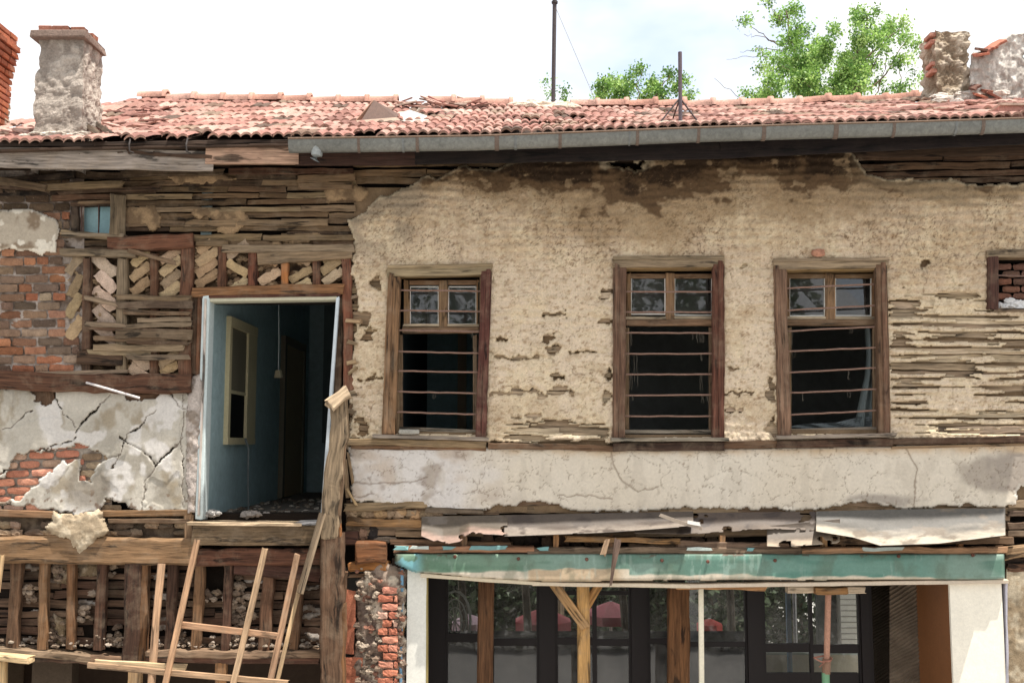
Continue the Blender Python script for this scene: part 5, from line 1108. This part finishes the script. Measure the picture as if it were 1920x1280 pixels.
for (a, b_, lab, k) in [(1668, 1742, 'combed mortar wall inside the shop', 1), (1628, 1668, 'combed mortar wall deeper in the shop, its colour darkened as shade', .45)]:
    relief('combed_wall', (a, 1080, b_, 1560), 1.9, lambda X, Y: X*0+1, (lambda X, Y, m: cby(X, Y, m)) if k == 1 else (lambda X, Y, m: cby(X, Y*1.3, m)+.35), lambda X, Y, m: mixc(LC(112, 96, 80)*k, LC(150, 132, 112)*k, fbm(X, Y, 20, o=3, seed=22)), M['mud'], H, 1.2)['label'] = lab  # same mortar twice; the deeper part is darkened in colour as shade
q = MB(); q.pb(1738, 1085, 1742, 1160, 10, .70, .1, C(176, 150, 118), jit=.4); q.pb(1742, 1160, 1760, 1230, 14, .62, .1, C(150, 128, 100), jit=.4); q.pb(1758, 1220, 1748, 1320, 18, .62, .1, C(120, 100, 80), jit=.4); q.build('mortar_edge', M['rough'], H)
# right wall beyond the column
relief('plaster', (1884, 1066, 1990, 1900), 2.4, lambda X, Y: X-1885+(fbm(X, Y, 14, o=2, seed=18)-.5)*4, lambda X, Y, m: -.02-.03*fbm(X, Y, 24, o=4, seed=19), lambda X, Y, m: mixc(LC(152, 132, 104), LC(186, 170, 144), ss(.4, .6, fbm(X, Y, 20, o=4, seed=20))), M['mud'], H, .1)['label'] = 'brown mud wall in the lower right corner'
q = MB(); q.pb(1884, 1092, 1886, 1300, 4, -.07, .06, C(184, 178, 190), jit=.4); q.each('corner_strip', M['paint'], H)

# the glazed timber shop front, deep brown
YF = .72; FR = C(20, 8, 8)
sf = MB(); 
for x0, x1 in [(798, 840), (896, 923), (1006, 1046), (1111, 1119), (1179, 1219), (1255, 1286), (1397, 1435), (1518, 1524), (1610, 1636)]:
    y0 = 1060; sf.pbox(x0, y0, x1, 1990, YF, YF+.06, FR)
    if x1-x0 > 20: sf.pbox(x0+5, y0, x1-5, 1990, YF-.025, YF, FR)
SF = sf.build('shop_front', M['paint'], H); SF['label'] = 'dark brown glazed timber shop front under the green beam'
sf = MB()
for x0, x1, ya_, yb2 in [(840, 896, 1187, 1203), (923, 1006, 1196, 1210), (1046, 1111, 1194, 1208), (1119, 1179, 1197, 1210), (1219, 1255, 1196, 1207), (1286, 1397, 1202, 1212), (1435, 1518, 1206, 1222), (1524, 1610, 1208, 1224), (1046, 1179, 1108, 1115), (840, 1006, 1060, 1083), (1435, 1610, 1261, 1300)]:
    sf.pbox(x0, ya_, x1, yb2, YF+.004, YF+.05, FR)
sf.each('rail', M['paint'], SF)
for x0, y0, x1, y1 in [(840, 1083, 896, 1187), (923, 1083, 1006, 1196), (1046, 1115, 1111, 1194), (1119, 1115, 1179, 1197), (1046, 1092, 1179, 1108), (1219, 1085, 1255, 1196), (1286, 1085, 1397, 1202), (1435, 1085, 1518, 1206), (1524, 1085, 1610, 1208), (1435, 1222, 1518, 1261), (1524, 1224, 1610, 1261),
                       (840, 1203, 896, 1400), (923, 1210, 1006, 1400), (1046, 1208, 1111, 1400), (1119, 1210, 1179, 1400), (1219, 1207, 1255, 1400), (1286, 1212, 1397, 1400)]:
    q = MB(); q.add([P(x0, y0, YF+.03), P(x1, y0, YF+.03), P(x1, y1, YF+.03-.02), P(x0, y1, YF+.03-.02)], [(0, 3, 2, 1)], (1, 1, 1)); q.build('pane', M['shopglass'], SF)
# shop room: ceiling, side walls; the back is open to a sunlit yard
q = MB(); xa, xb = P(790, 1200, .7).x, 4.8
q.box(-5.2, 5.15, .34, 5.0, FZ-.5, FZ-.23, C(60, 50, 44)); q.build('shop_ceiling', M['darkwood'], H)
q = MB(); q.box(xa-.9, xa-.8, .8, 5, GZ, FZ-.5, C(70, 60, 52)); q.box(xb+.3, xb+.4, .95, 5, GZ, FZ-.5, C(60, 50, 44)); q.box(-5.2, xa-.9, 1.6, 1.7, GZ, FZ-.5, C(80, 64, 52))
zs = P(960, 1203, YF).z; 
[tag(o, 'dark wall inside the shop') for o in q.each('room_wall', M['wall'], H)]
# lintel above the opening
q = MB(); q.pbox(735, 1046, 1990, 1064, .0, .34, C(60, 46, 38)); q.build('lintel', M['darkwood'], H)
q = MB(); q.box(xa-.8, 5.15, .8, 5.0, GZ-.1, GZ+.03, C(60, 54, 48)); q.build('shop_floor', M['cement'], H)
def stool(px, y, h, w_, c_, nm, lab, ct):
    x = P(px, 1200, y).x; q = MB(); q.box(x-w_/2, x+w_/2, y-.3, y+.3, GZ+h-.05, GZ+h, c_)
    for a in (-1, 1):
        for b in (-1, 1): q.box(x+a*(w_/2-.04)-.02, x+a*(w_/2-.04)+.02, y+b*.25-.02, y+b*.25+.02, GZ, GZ+h-.05, c_)
    tag(q.build(nm, M['darkwood']), lab, ct, 'furniture in the yard')
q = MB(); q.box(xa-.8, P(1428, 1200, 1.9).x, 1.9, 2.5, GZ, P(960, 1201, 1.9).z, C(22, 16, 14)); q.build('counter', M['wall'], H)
# masonry below the left framing opening
q = MB(); q.pbox(60, 1240, 135, 2050, .35, .5, C(92, 78, 64)); q.pbox(-60, 1250, 0, 2050, .3, .4, C(60, 50, 42)); [tag(o, 'mud wall in the dark opening at the lower left') for o in q.each('cellar_wall', M['mud'], H)]

# ---- masonry pier between the round post and the shop
relief('rubble_pier', (648, 1046, 765, 1900), 2, lambda X, Y: sdf(X+(fbm(X, Y, 18, o=3, seed=4)-.5)*16, Y, [(668, 1090), (690, 1060), (712, 1050), (745, 1060), (762, 1066), (760, 1900), (650, 1900), (655, 1240), (668, 1200)]),
       lambda X, Y, m: -.0-.09*fbm(X, Y, 20, o=4, seed=5)+.03*(1-ss(0, 10, m)), lambda X, Y, m: mixc(mixc(LC(126, 106, 94), LC(170, 148, 130), ss(.4, .6, fbm(X, Y, 16, o=3, seed=6))), LC(226, 208, 184), ss(.56, .64, fbm(X, Y, 26, o=4, seed=7))), M['rough'], H, .12)['label'] = 'rubble and mortar pier beside the shop post'
q = MB()
for i in range(150):
    px_ = random.choice([random.uniform(668, 712), random.gauss(695, 12), random.uniform(745, 756)]); q.rock(P(px_, random.uniform(1064, 1290), random.uniform(-.09, -.03)), random.uniform(.008, .03), random.choice([C(140, 118, 100), C(166, 148, 128), C(110, 92, 78), C(176, 158, 138), C(150, 104, 84)]), (1.2, .8, .8), .6)
tag(q.build('rubble', M['stone'], H), kind='stuff')
q = MB(); yy = 1106; r = 0
while yy < 1300:
    xx = 716-(r % 2)*8; 
    while xx < 744: L = min(random.choice([30, 20]), 746-xx); q.brick(xx+L/2, yy, L-2, 12.5, random.uniform(-2, 2), -.095, .09, random.choice([C(196, 124, 98), C(206, 140, 116), C(182, 112, 88), C(200, 160, 140)]), .22, .004, rnd_=.08); xx += L
    yy += 15.5; r += 1
q.build('brick_pier', M['brick'], H)['label'] = 'column of small red bricks beside the white post'
q = MB()
for (x, y, w_, h_) in [(657, 1135, 20, 60), (655, 1142, 20, 70), (654, 1200, 20, 52), (660, 1240, 40, 18), (652, 1258, 30, 18), (656, 1275, 36, 16)]:
    q.brick(x, y, w_, h_, random.uniform(-2, 2), -.05+random.uniform(-.01, .01), .12, random.choice([C(190, 118, 90), C(178, 108, 82)]), .08, .002, rnd_=.02)
q.each('hollow_brick', M['brick'], H)

# ================================================================ posts, props, loose timber (top level)
# the split leaning post
pst = MB(); pst.board(P(640, 752, -.2), P(618, 1010, -.18), .15, .14, C(146, 126, 104), jit=.2, seg=34, taper=1.05, end=.05); pst.board(P(622, 1000, -.18), EXT(P(622, 1000, -.18), P(621, 1300, -.17)), .2, .14, C(108, 84, 64), jit=.13, seg=50, taper=.95, end=.03)
pst.board(P(648, 800, -.215), P(634, 1000, -.2), .035, .05, C(120, 96, 74), jit=.3, end=.04); pst.board(P(606, 1040, -.20), P(606, 1240, -.2), .04, .05, C(176, 150, 118), jit=.35, end=.05)
pst.board(P(636, 990, -.215), P(638, 1180, -.2), .05, .05, C(176, 118, 66), jit=.35, end=.06); pst.board(P(620, 1150, -.215), P(640, 1300, -.2), .05, .05, C(96, 70, 52), jit=.35, end=.06); pst.board(P(642, 1130, -.16), EXT(P(642, 1130, -.16), P(640, 1300, -.16)), .07, .12, C(120, 84, 52), jit=.2, end=.04)
pst.board(P(622, 830, -.22), P(612, 985, -.22), .04, .04, C(206, 182, 150), jit=.3, end=.05); tag(pst.build('split_post', M['wood']), 'thick split upright post standing right of the doorway, orange wood below', 'post')
q = MB(); q.board(P(652, 732, -.24), P(618, 760, -.28), .12, .12, C(196, 176, 150), jit=.25, seg=6, end=.03); tag(q.build('timber_block', M['newwood']), 'short pale cut timber block stuck on top of the split post', 'timber block')
q = MB(); q.pb(642, 1070, 628, 1300, 16, -.09, .08, C(108, 80, 58), jit=.2); q.build('stud', M['wood'], H)
q = MB()
for (x0, y0, x1, y1, w_) in [(652, 850, 662, 905, 5), (640, 830, 660, 842, 8), (648, 880, 636, 900, 7), (650, 915, 668, 945, 5), (646, 860, 652, 930, 9), (655, 700, 668, 690, 6), (652, 560, 670, 556, 6), (650, 600, 676, 602, 7), (652, 640, 668, 644, 7), (652, 770, 668, 774, 8), (652, 740, 668, 738, 8), (652, 680, 668, 676, 8), (652, 810, 668, 806, 8)]: q.pb(x0, y0, x1, y1, w_, -.03+random.uniform(-.03, .02), .04, random.choice([LATH, GREY, C(170, 146, 112)]), jit=.35, end=.02)
q.each('splinter', M['wood'], H)
# leaning batten frame
NW = C(170, 136, 106); lf = MB(); lf.board(P(370, 1012, -.26), EXT(P(370, 1012, -.26), P(306, 1300, -.52)), 0.052, .032, NW, jit=.03, seg=20)
LF = None
root = empty('makeshift_ladder', (P(400, 1200, -.4).x, -.4, GZ)); tag(root, 'leaning frame of three long new battens and two cross battens below the doorway', 'timber frame')
def rootlink(mb, name, mat): return mb.build(name, mat, root)
rootlink(lf, 'rail', M['newwood'])
q = MB(); q.board(P(497, 1028, -.26), EXT(P(497, 1028, -.26), P(440, 1270, -.5)), 0.052, .032, C(162, 136, 108), jit=.04, seg=30); rootlink(q, 'rail', M['newwood'])
q = MB(); q.board(P(558, 1038, -.24), EXT(P(558, 1038, -.24), P(500, 1310, -.52)), 0.052, .032, C(156, 124, 96), jit=.04, seg=30); rootlink(q, 'rail', M['newwood'])
q = MB(); q.board(P(334, 1170, -.36), P(524, 1192, -.40), .056, .03, C(190, 150, 118), jit=.03, seg=12); rootlink(q, 'crosspiece', M['newwood'])
q = MB(); q.board(P(166, 1246, -.44), P(540, 1280, -.50), .05, .03, C(188, 156, 124), jit=.03, seg=20); rootlink(q, 'crosspiece', M['newwood'])
q = MB(); q.board(P(562, 1098, -.18), EXT(P(562, 1098, -.18), P(512, 1310, -.42)), .035, .03, C(176, 150, 116), jit=.05); tag(q.build('thin_batten', M['newwood']), 'thin split batten lying along the right rail of the leaning frame', 'batten')
q = MB(); q.tube([P(303, 1056, -.16), P(292, 1170, -.22), EXT(P(292, 1170, -.22), P(282, 1310, -.3))], [.034, .034, .036], C(196, 160, 128), 10); tag(q.build('pole', M['newwood']), 'slim round peeled pole leaning between the lower studs', 'pole')
q = MB(); q.board(P(178, 1240, -.30), P(348, 1250, -.30), .05, .035, C(214, 188, 148)); tag(q.build('plank', M['newwood']), 'short pale plank behind the long bottom crosspiece', 'plank')
q = MB(); q.board(P(254, 1256, -.1), EXT(P(254, 1256, -.1), P(252, 1400, -.1)), .12, .06, C(178, 146, 104)); tag(q.build('prop_post', M['newwood']), 'short sawn prop under the wide dark stud', 'post')
q = MB(); q.board(P(416, 1240, -.02), EXT(P(416, 1240, -.02), P(416, 1400, -.02)), .10, .06, C(160, 116, 72)); tag(q.build('prop_post', M['newwood']), 'orange brown prop in the dark opening behind the leaning frame', 'post')
q = MB(); q.board(P(605, 962, -.2), P(562, 1112, -.3), .02, .14, C(150, 132, 108), jit=.08, nrm=(.5, -.85, 0)); tag(q.build('leaning_board', M['wood']), 'thin board leaning from the threshold against the split post, seen edge on', 'board')
q = MB(); q.board(P(-20, 1228, -.34), P(58, 1236, -.34), .05, .14, C(206, 184, 140)); bn = q.build('trestle', M['newwood']); tag(bn, 'corner of a sawn timber trestle at the lower left edge', 'trestle')
q = MB(); q.board(P(6, 1240, -.3), EXT(P(6, 1240, -.3), P(2, 1420, -.3)), .07, .06, C(196, 170, 126)); q.build('leg', M['newwood'], bn)
q = MB(); q.board(P(4, 1040, -.16), P(-6, 1110, -.2), .05, .03, C(188, 160, 118)); tag(q.build('batten_end', M['newwood']), 'batten end at the left edge beside the first lower stud', 'batten')
q = MB(); q.tube([P(162, 717, -.1), P(200, 728, -.16), P(262, 746, -.12)], .011, C(214, 206, 204)); tag(q.build('metal_rod', M['metal']), 'thin pale metal rod sticking out of the long red brown beam', 'rod')

# props in the shop opening
tp = empty('timber_prop', (P(1094, 1200, .25).x, .25, GZ)); tag(tp, 'pale sawn timber prop with two braces in the middle of the shop opening', 'prop')
tz = GZ
def down(px, py, y, z=GZ): a = P(px, py, y); a.z = z; return a
q = MB(); q.board(P(1093, 1092, .25), down(1096, 1300, .25), .115, .1, C(196, 152, 92), jit=.02, seg=24); q.build('post', M['newwood'], tp)
q = MB(); q.board(P(1036, 1090, .2), P(1098, 1176, .2), .09, .05, C(186, 148, 100), jit=.03); q.build('brace', M['newwood'], tp)
q = MB(); q.board(P(1126, 1090, .31), P(1098, 1138, .31), .08, .05, C(190, 146, 88), jit=.03); q.build('brace', M['newwood'], tp)
q = MB(); q.board(P(912, 1080, .35), down(904, 1300, .35), .15, .12, C(96, 66, 42), jit=.04, seg=24); tag(q.build('timber_post', M['darkwood']), 'dark brown timber post in the left part of the shop opening', 'post')
q = MB(); q.board(P(1272, 1096, .35), down(1266, 1300, .35), .20, .12, C(110, 74, 44), jit=.04, seg=24); tag(q.build('timber_post', M['darkwood']), 'wide rough brown timber post between the sawn prop and the white strip', 'post')
q = MB(); q.board(P(1314, 1098, .1), down(1311, 1300, .1), .045, .04, C(232, 224, 200), jit=.02, seg=16); tag(q.build('white_batten', M['paint']), 'narrow cream white upright batten in the shop opening', 'batten')
stp = empty('steel_prop', (P(1551, 1200, .2).x, .2, GZ)); tag(stp, 'rusty adjustable steel prop with green lower tube', 'steel prop')
q = MB(); q.tube([P(1553, 1112, .2), P(1550, 1236, .2)], .028, C(190, 138, 112), 12); q.build('inner_tube', M['rust'], stp)
q = MB(); q.tube([P(1550, 1234, .2), P(1549, 1262, .2)], .038, C(150, 112, 88), 12); q.build('collar', M['rust'], stp)
q = MB(); q.tube([P(1526, 1232, .16), P(1540, 1240, .14), P(1558, 1238, .15), P(1560, 1233, .2), P(1548, 1228, .24), P(1526, 1232, .16)], .007, C(170, 110, 88), 6); q.tube([P(1550, 1236, .15), P(1536, 1250, .14)], .006, C(150, 100, 80), 6); q.build('handle', M['rust'], stp)
q = MB(); q.tube([P(1548, 1260, .2), down(1546, 1300, .2)], .036, C(110, 160, 120), 12); q.build('outer_tube', M['paint'], stp)
q = MB(); q.board(P(1476, 1104, .26), P(1620, 1104, .26), .065, .1, C(224, 208, 184)); tag(q.build('head_plank', M['newwood']), 'pale plank wedged under the lintel behind the block on the steel prop', 'plank')
q = MB(); q.board(P(1528, 1106, .17), P(1585, 1106, .17), .07, .12, C(176, 134, 84)); tag(q.build('head_block', M['newwood']), 'brown wooden block between the plank ends on top of the steel prop', 'timber block')

# small things
q = MB(); q.brick(767, 809, 40, 9, 0, -.12, .1, C(176, 168, 158), .12, .01); tag(q.build('flat_stone', M['stone']), 'flat grey stone on the sill of the window nearest the doorway', 'stone')
q = MB(); q.brick(1534, 474, 26, 13, 0, -.08, .07, C(186, 130, 98), .25, .01); tag(q.build('tile_fragment', M['tile']), 'reddish tile fragment on top of the right barred window casing', 'tile fragment')
# torn net curtain in window 3
def curtain():
    V = []; Fs = []; n, m = 16, 24
    for j_ in range(m+1):
        for i in range(n+1):
            f = j_/m; u = i/n; x = 1618+u*30-max(0, f-.85)*u*0; y = 600+f*205
            V.append(P(x+6*math.sin(f*5)*(1-u)+(-18*(f > .5)*(f-.5)*(1-u)), y, .22+.03*math.sin(u*14)))
    for j_ in range(m):
        for i in range(n): Fs.append((j_*(n+1)+i, (j_+1)*(n+1)+i, (j_+1)*(n+1)+i+1, j_*(n+1)+i+1))
    q = MB(); q.add(V, Fs, C(120, 130, 130)); V = []; Fs = []
    for j_ in range(7):
        for i in range(21): u = i/20; V.append(P(1478+u*160, 806-j_*(1+u*3.2)-2*math.sin(u*9), .22+.02*math.sin(u*20+j_)))
    for j_ in range(6):
        for i in range(20): Fs.append((j_*21+i, j_*21+i+1, (j_+1)*21+i+1, (j_+1)*21+i))
    q.add(V, Fs, C(110, 118, 120)); return q.build('curtain', M['rag'])
tag(curtain(), 'grey torn net curtain sagging behind the bars of the right window', 'curtain')

# ================================================================ the yard behind the shop, seen through its glass
def parasol(x, y, z, r, col, lab, group):
    root = empty('parasol', (x, y, GZ)); tag(root, lab, 'parasol', group)
    q = MB(); n = 8; c = Vector((x, y, z)); V = [c]
    for k in range(1, 4):
        for i in range(n): a = 2*math.pi*(i+.5)/n; V.append(Vector((x+math.cos(a)*r*k/3, y+math.sin(a)*r*k/3, z-.42*r*(k/3)**1.1)))
    for i in range(n): a = 2*math.pi*(i+.5)/n; V.append(Vector((x+math.cos(a)*r, y+math.sin(a)*r, z-.42*r-.15)))
    Fs = [(0, 1+i, 1+(i+1) % n) for i in range(n)]+[(1+k*n+i, 1+(k+1)*n+i, 1+(k+1)*n+(i+1) % n, 1+k*n+(i+1) % n) for k in range(3) for i in range(n)]
    q.add(V, Fs, col); q.build('canopy', M['rag'], root)
    q = MB(); q.tube([(x, y, GZ), (x, y, z)], .025, C(190, 186, 180)); q.build('pole', M['metal'], root)
for px, y_, py, r_, c_, lb in [(880, 8.5, 1150, .32, C(226, 190, 200), 'pale pink parasol seen through the leftmost shop pane'), (1018, 8.0, 1138, .5, C(200, 104, 106), 'red parasol seen behind the dark mullion of the shop front'), (1145, 8.6, 1126, .5, C(212, 128, 134), 'large red parasol seen through the panes right of the sawn prop'), (1330, 8.2, 1158, .22, C(210, 90, 80), 'small red parasol seen between the white batten and the steel prop')]:
    a = P(px, py, y_); parasol(a.x, y_, a.z, r_, c_, lb, 'parasols in the yard behind the house')
def bush(px, py, y, rx, rz, n, seed, lab):
    random.seed(seed); a = P(px, py, y); root = empty('bush', (a.x, y, GZ)); tag(root, lab, 'bush', 'bushes in the yard behind the house')
    V = []; Fs = []; cc = []; zc = (a.z+GZ)/2; H_ = a.z-GZ
    for i in range(n):
        d = Vector([random.gauss(0, 1) for _ in range(3)]).normalized()*random.uniform(.5, 1)**.4; p_ = Vector((a.x+d.x*rx, y+d.y*rx*.5, zc+d.z*H_*.55))
        u = Vector([random.gauss(0, 1) for _ in range(3)]).normalized(); v = u.cross(Vector([random.gauss(0, 1) for _ in range(3)])).normalized(); L = random.uniform(.06, .13); n0 = len(V)
        V += [tuple(p_), tuple(p_+u*L+v*L*.6), tuple(p_+u*L*2), tuple(p_+u*L-v*L*.6)]; Fs.append((n0, n0+1, n0+2, n0+3)); kk = random.uniform(.5, 1.2); cc += [tuple(lin((100, 118, 86))*.5*kk)]*4
    link('crown', quads('crown', np.array(V), np.array(Fs), np.array(cc), False), M['leaf'], root)
    q = MB(); q.tube([(a.x, y, GZ), (a.x, y, zc)], .06, C(100, 84, 70)); q.build('trunk', M['wood'], root)
for i, (px, lb) in enumerate([(850, 'dark green bush behind the leftmost shop pane'), (960, 'green bush left of the red parasol behind the shop'), (1075, 'green bush behind the sawn prop in the shop'), (1190, 'green bush behind the large red parasol'), (1330, 'green bush seen left of the wide shop mullion'), (1500, 'green bush beside the blue post behind the shop')]):
    bush(px, 1010, 13.0+.4*(i % 2), 1.5, 1.3, 4200, 60+i, lb)
for (px0, px1, py, y_, c_, lb) in [(820, 930, 1110, 15.5, C(120, 124, 116), 'grey house wall far behind the leftmost shop pane'), (935, 1100, 1094, 16.5, C(150, 146, 132), 'pale house wall far behind the red parasols'), (1120, 1240, 1118, 15.8, C(96, 104, 96), 'dark grey house wall far behind the panes right of the sawn prop'), (1260, 1420, 1098, 16.2, C(128, 122, 108), 'brownish house wall far behind the wide rough post')]:
    q = MB(); q.pbox(px0, py, px1, 1330, y_, y_+3, c_); hw = q.build('far_house', M['cement']); tag(hw, lb, 'house')
    q = MB(); q.pbox(px0-4, py-5, px1+4, py, y_-.2, y_+3.2, C(120, 80, 64)); q.build('roof', M['tile'], hw)
    for k in range(3):
        x_ = px0+(px1-px0)*(k+.5)/3; q = MB(); q.pbox(x_-6, py+10, x_+6, py+34, y_-.03, y_+.01, C(40, 44, 46)); q.build('window', M['paint'], hw)
for px, y_, lb in [(868, 6.5, 'thin tree trunk in the yard seen through the leftmost pane'), (985, 7.2, 'tree trunk in the yard left of the red parasol'), (1170, 6.8, 'tree trunk in the yard right of the sawn prop'), (1362, 7.0, 'leaning tree trunk in the yard left of the wide mullion')]:
    a = P(px, 1100, y_); q = MB(); q.tube([(a.x, y_, GZ), (a.x+.08, y_, 0), (a.x+random.uniform(-.2, .3), y_, 3)], [.09, .07, .05], C(120, 110, 98)); tag(q.build('bare_tree', M['wood']), lb, 'tree', 'bare trees in the yard')
for px, y_, h_, w_, lb in [(872, 5.6, 1.05, .5, 'small dark table under the pale pink parasol'), (1030, 5.8, 1.0, .7, 'dark table under the red parasol behind the shop'), (1150, 6.0, 1.05, .8, 'dark table under the large red parasol'), (1335, 5.7, 1.0, .7, 'dark table near the small red parasol')]: stool(px, y_, h_, w_, random.choice([C(70, 60, 52), C(190, 186, 176), C(96, 70, 56)]), 'yard_table', lb, 'table')
q = MB(); q.pbox(1425, 1226, 1640, 1330, 6.2, 6.4, C(226, 214, 190)); q.pbox(1425, 1223, 1640, 1227, 6.15, 6.45, C(190, 196, 180)); tag(q.build('low_wall', M['lime']), 'low sunlit cream wall behind the shop at the right', 'wall')
q = MB(); a = P(1592, 1200, 7.2)
q.box(a.x-.12, a.x+.7, 7.2, 7.6, GZ, 2.6, C(226, 222, 212)); zz = GZ
o = q.build('brick_wall_far', M['lime']); o.name = 'white_brick_wall'; tag(o, 'white painted brick wall seen through the right shop pane', 'wall')
q = MB()
zz = .0
while zz < 2.0:
    q.box(a.x-.125, a.x+.7, 7.192, 7.2, zz, zz+.012, C(150, 146, 138)); zz += .09
q.build('mortar_joints', M['lime'], o)
q = MB(); q.box(P(1531, 1100, 7.4).x, P(1582, 1100, 7.4).x, 7.4, 7.5, GZ, 2.4, C(70, 74, 72)); tag(q.build('grey_door', M['paint']), 'dark grey door panel beside the white brick wall behind the shop', 'door')
q = MB(); q.box(P(1474, 1100, 6.0).x, P(1482, 1100, 6.0).x, 6.0, 6.06, GZ, 2.4, C(120, 160, 196)); tag(q.build('blue_post', M['paint']), 'light blue post behind the right shop pane', 'post')
q = MB(); q.tube([(P(1489, 1100, 6.6).x, 6.6, GZ), (P(1489, 1100, 6.6).x, 6.6, 2.4)], .03, C(200, 200, 204)); tag(q.build('drain_pipe', M['metal']), 'pale drain pipe beside the light blue post', 'pipe')
q = MB(); 
for k in range(3):
    r_ = .10+.06*k; q.tube([P(853, 1163, 2.2)+Vector((math.cos(t*math.pi/10)*r_*.8, 0, math.sin(t*math.pi/10)*r_*1.5)) for t in range(21)], .008 if k < 2 else .016, C(220, 220, 216), 5)
for t in range(10): 
    c0 = P(853, 1163, 2.2); q.tube([c0, c0+Vector((math.cos(t*math.pi/5)*.2*.8, 0, math.sin(t*math.pi/5)*.2*1.5))], .006, C(200, 196, 180), 4)
c0 = P(853, 1163, 2.2); q.tube([c0-Vector((0, 0, .33)), Vector((c0.x, 2.2, P(960, 1196, 1.9).z-.56))], .012, C(200, 196, 180), 5)
tag(q.build('fan', M['paint']), 'round pale wire fan standing inside the leftmost shop pane', 'fan')

# ================================================================ what the glass reflects: street trees, and unseen hedges added to darken the shop panes
def bigtree(x, y, h, r, seed, lab):
    random.seed(seed); root = empty('tree', (x, y, GZ)); tag(root, lab, 'tree', 'trees across the street')
    q = MB(); q.tube([(x, y, GZ), (x+.1, y, GZ+h*.4), (x, y, GZ+h*.7)], [.25, .18, .08], C(110, 94, 80)); q.build('trunk', M['wood'], root)
    V = []; Fs = []; cc = []
    for i in range(5000):
        d = Vector([random.gauss(0, 1) for _ in range(3)]).normalized()*random.uniform(.4, 1)**.4; p_ = Vector((x+d.x*r, y+d.y*r, GZ+h*.65+d.z*h*.36))
        u = Vector([random.gauss(0, 1) for _ in range(3)]).normalized(); v = u.cross(Vector([random.gauss(0, 1) for _ in range(3)])).normalized(); L = random.uniform(.08, .16); n0 = len(V)
        V += [tuple(p_), tuple(p_+u*L+v*L*.6), tuple(p_+u*L*2), tuple(p_+u*L-v*L*.6)]; Fs.append((n0, n0+1, n0+2, n0+3)); cc += [tuple(lin((80, 116, 56))*.5*random.uniform(.5, 1.2))]*4
    link('crown', quads('crown', np.array(V), np.array(Fs), np.array(cc), False), M['leaf'], root)
bigtree(4.6, -22, 12.5, 2.3, 71, 'street tree behind the viewer mirrored in the middle window')
bigtree(8.6, -24, 12.0, 1.5, 72, 'narrow street tree behind the viewer mirrored in the right window')
bigtree(-2.6, -24, 13.0, 2.6, 73, 'street tree behind the viewer mirrored in the left window')

def hedge(x0, x1, y, h, n, seed, lab):  # unseen foliage row, added so the shop panes reflect something dark
    random.seed(seed); root = empty('hedge', ((x0+x1)/2, y, GZ)); tag(root, lab, 'hedge', 'hedges added across the street for the pane reflections')
    V = []; Fs = []; cc = []
    for i in range(n):
        x = random.uniform(x0, x1); hh = h*(.8+.3*_n1(x*1.3, seed)); p_ = Vector((x, y+random.uniform(-.5, .5), GZ+hh*random.random()**.6))
        u = Vector([random.gauss(0, 1) for _ in range(3)]).normalized(); v = u.cross(Vector([random.gauss(0, 1) for _ in range(3)])).normalized(); L = random.uniform(.07, .14); n0 = len(V)
        V += [tuple(p_), tuple(p_+u*L+v*L*.6), tuple(p_+u*L*2), tuple(p_+u*L-v*L*.6)]; Fs.append((n0, n0+1, n0+2, n0+3)); cc += [tuple(lin((76, 104, 56))*.4*random.uniform(.4, 1.3))]*4
    link('crown', quads('crown', np.array(V), np.array(Fs), np.array(cc), False), M['leaf'], root)
    q = MB()
    for x in np.arange(x0+.4, x1, .8): q.tube([(x, y, GZ), (x+.05, y, GZ+h*.7)], .03, C(96, 80, 66))
    q.build('stems', M['wood'], root)
for k, (a, b, l) in enumerate([(-11, -4, 'low unseen hedge added behind the viewer at the left to darken the shop panes'), (-3, 4, 'low unseen hedge added straight behind the viewer to darken the shop panes'), (5, 12, 'low unseen hedge added behind the viewer at the right to darken the shop panes')]):
    hedge(a, b, -16, 3.0, 9000, 80+k, l)
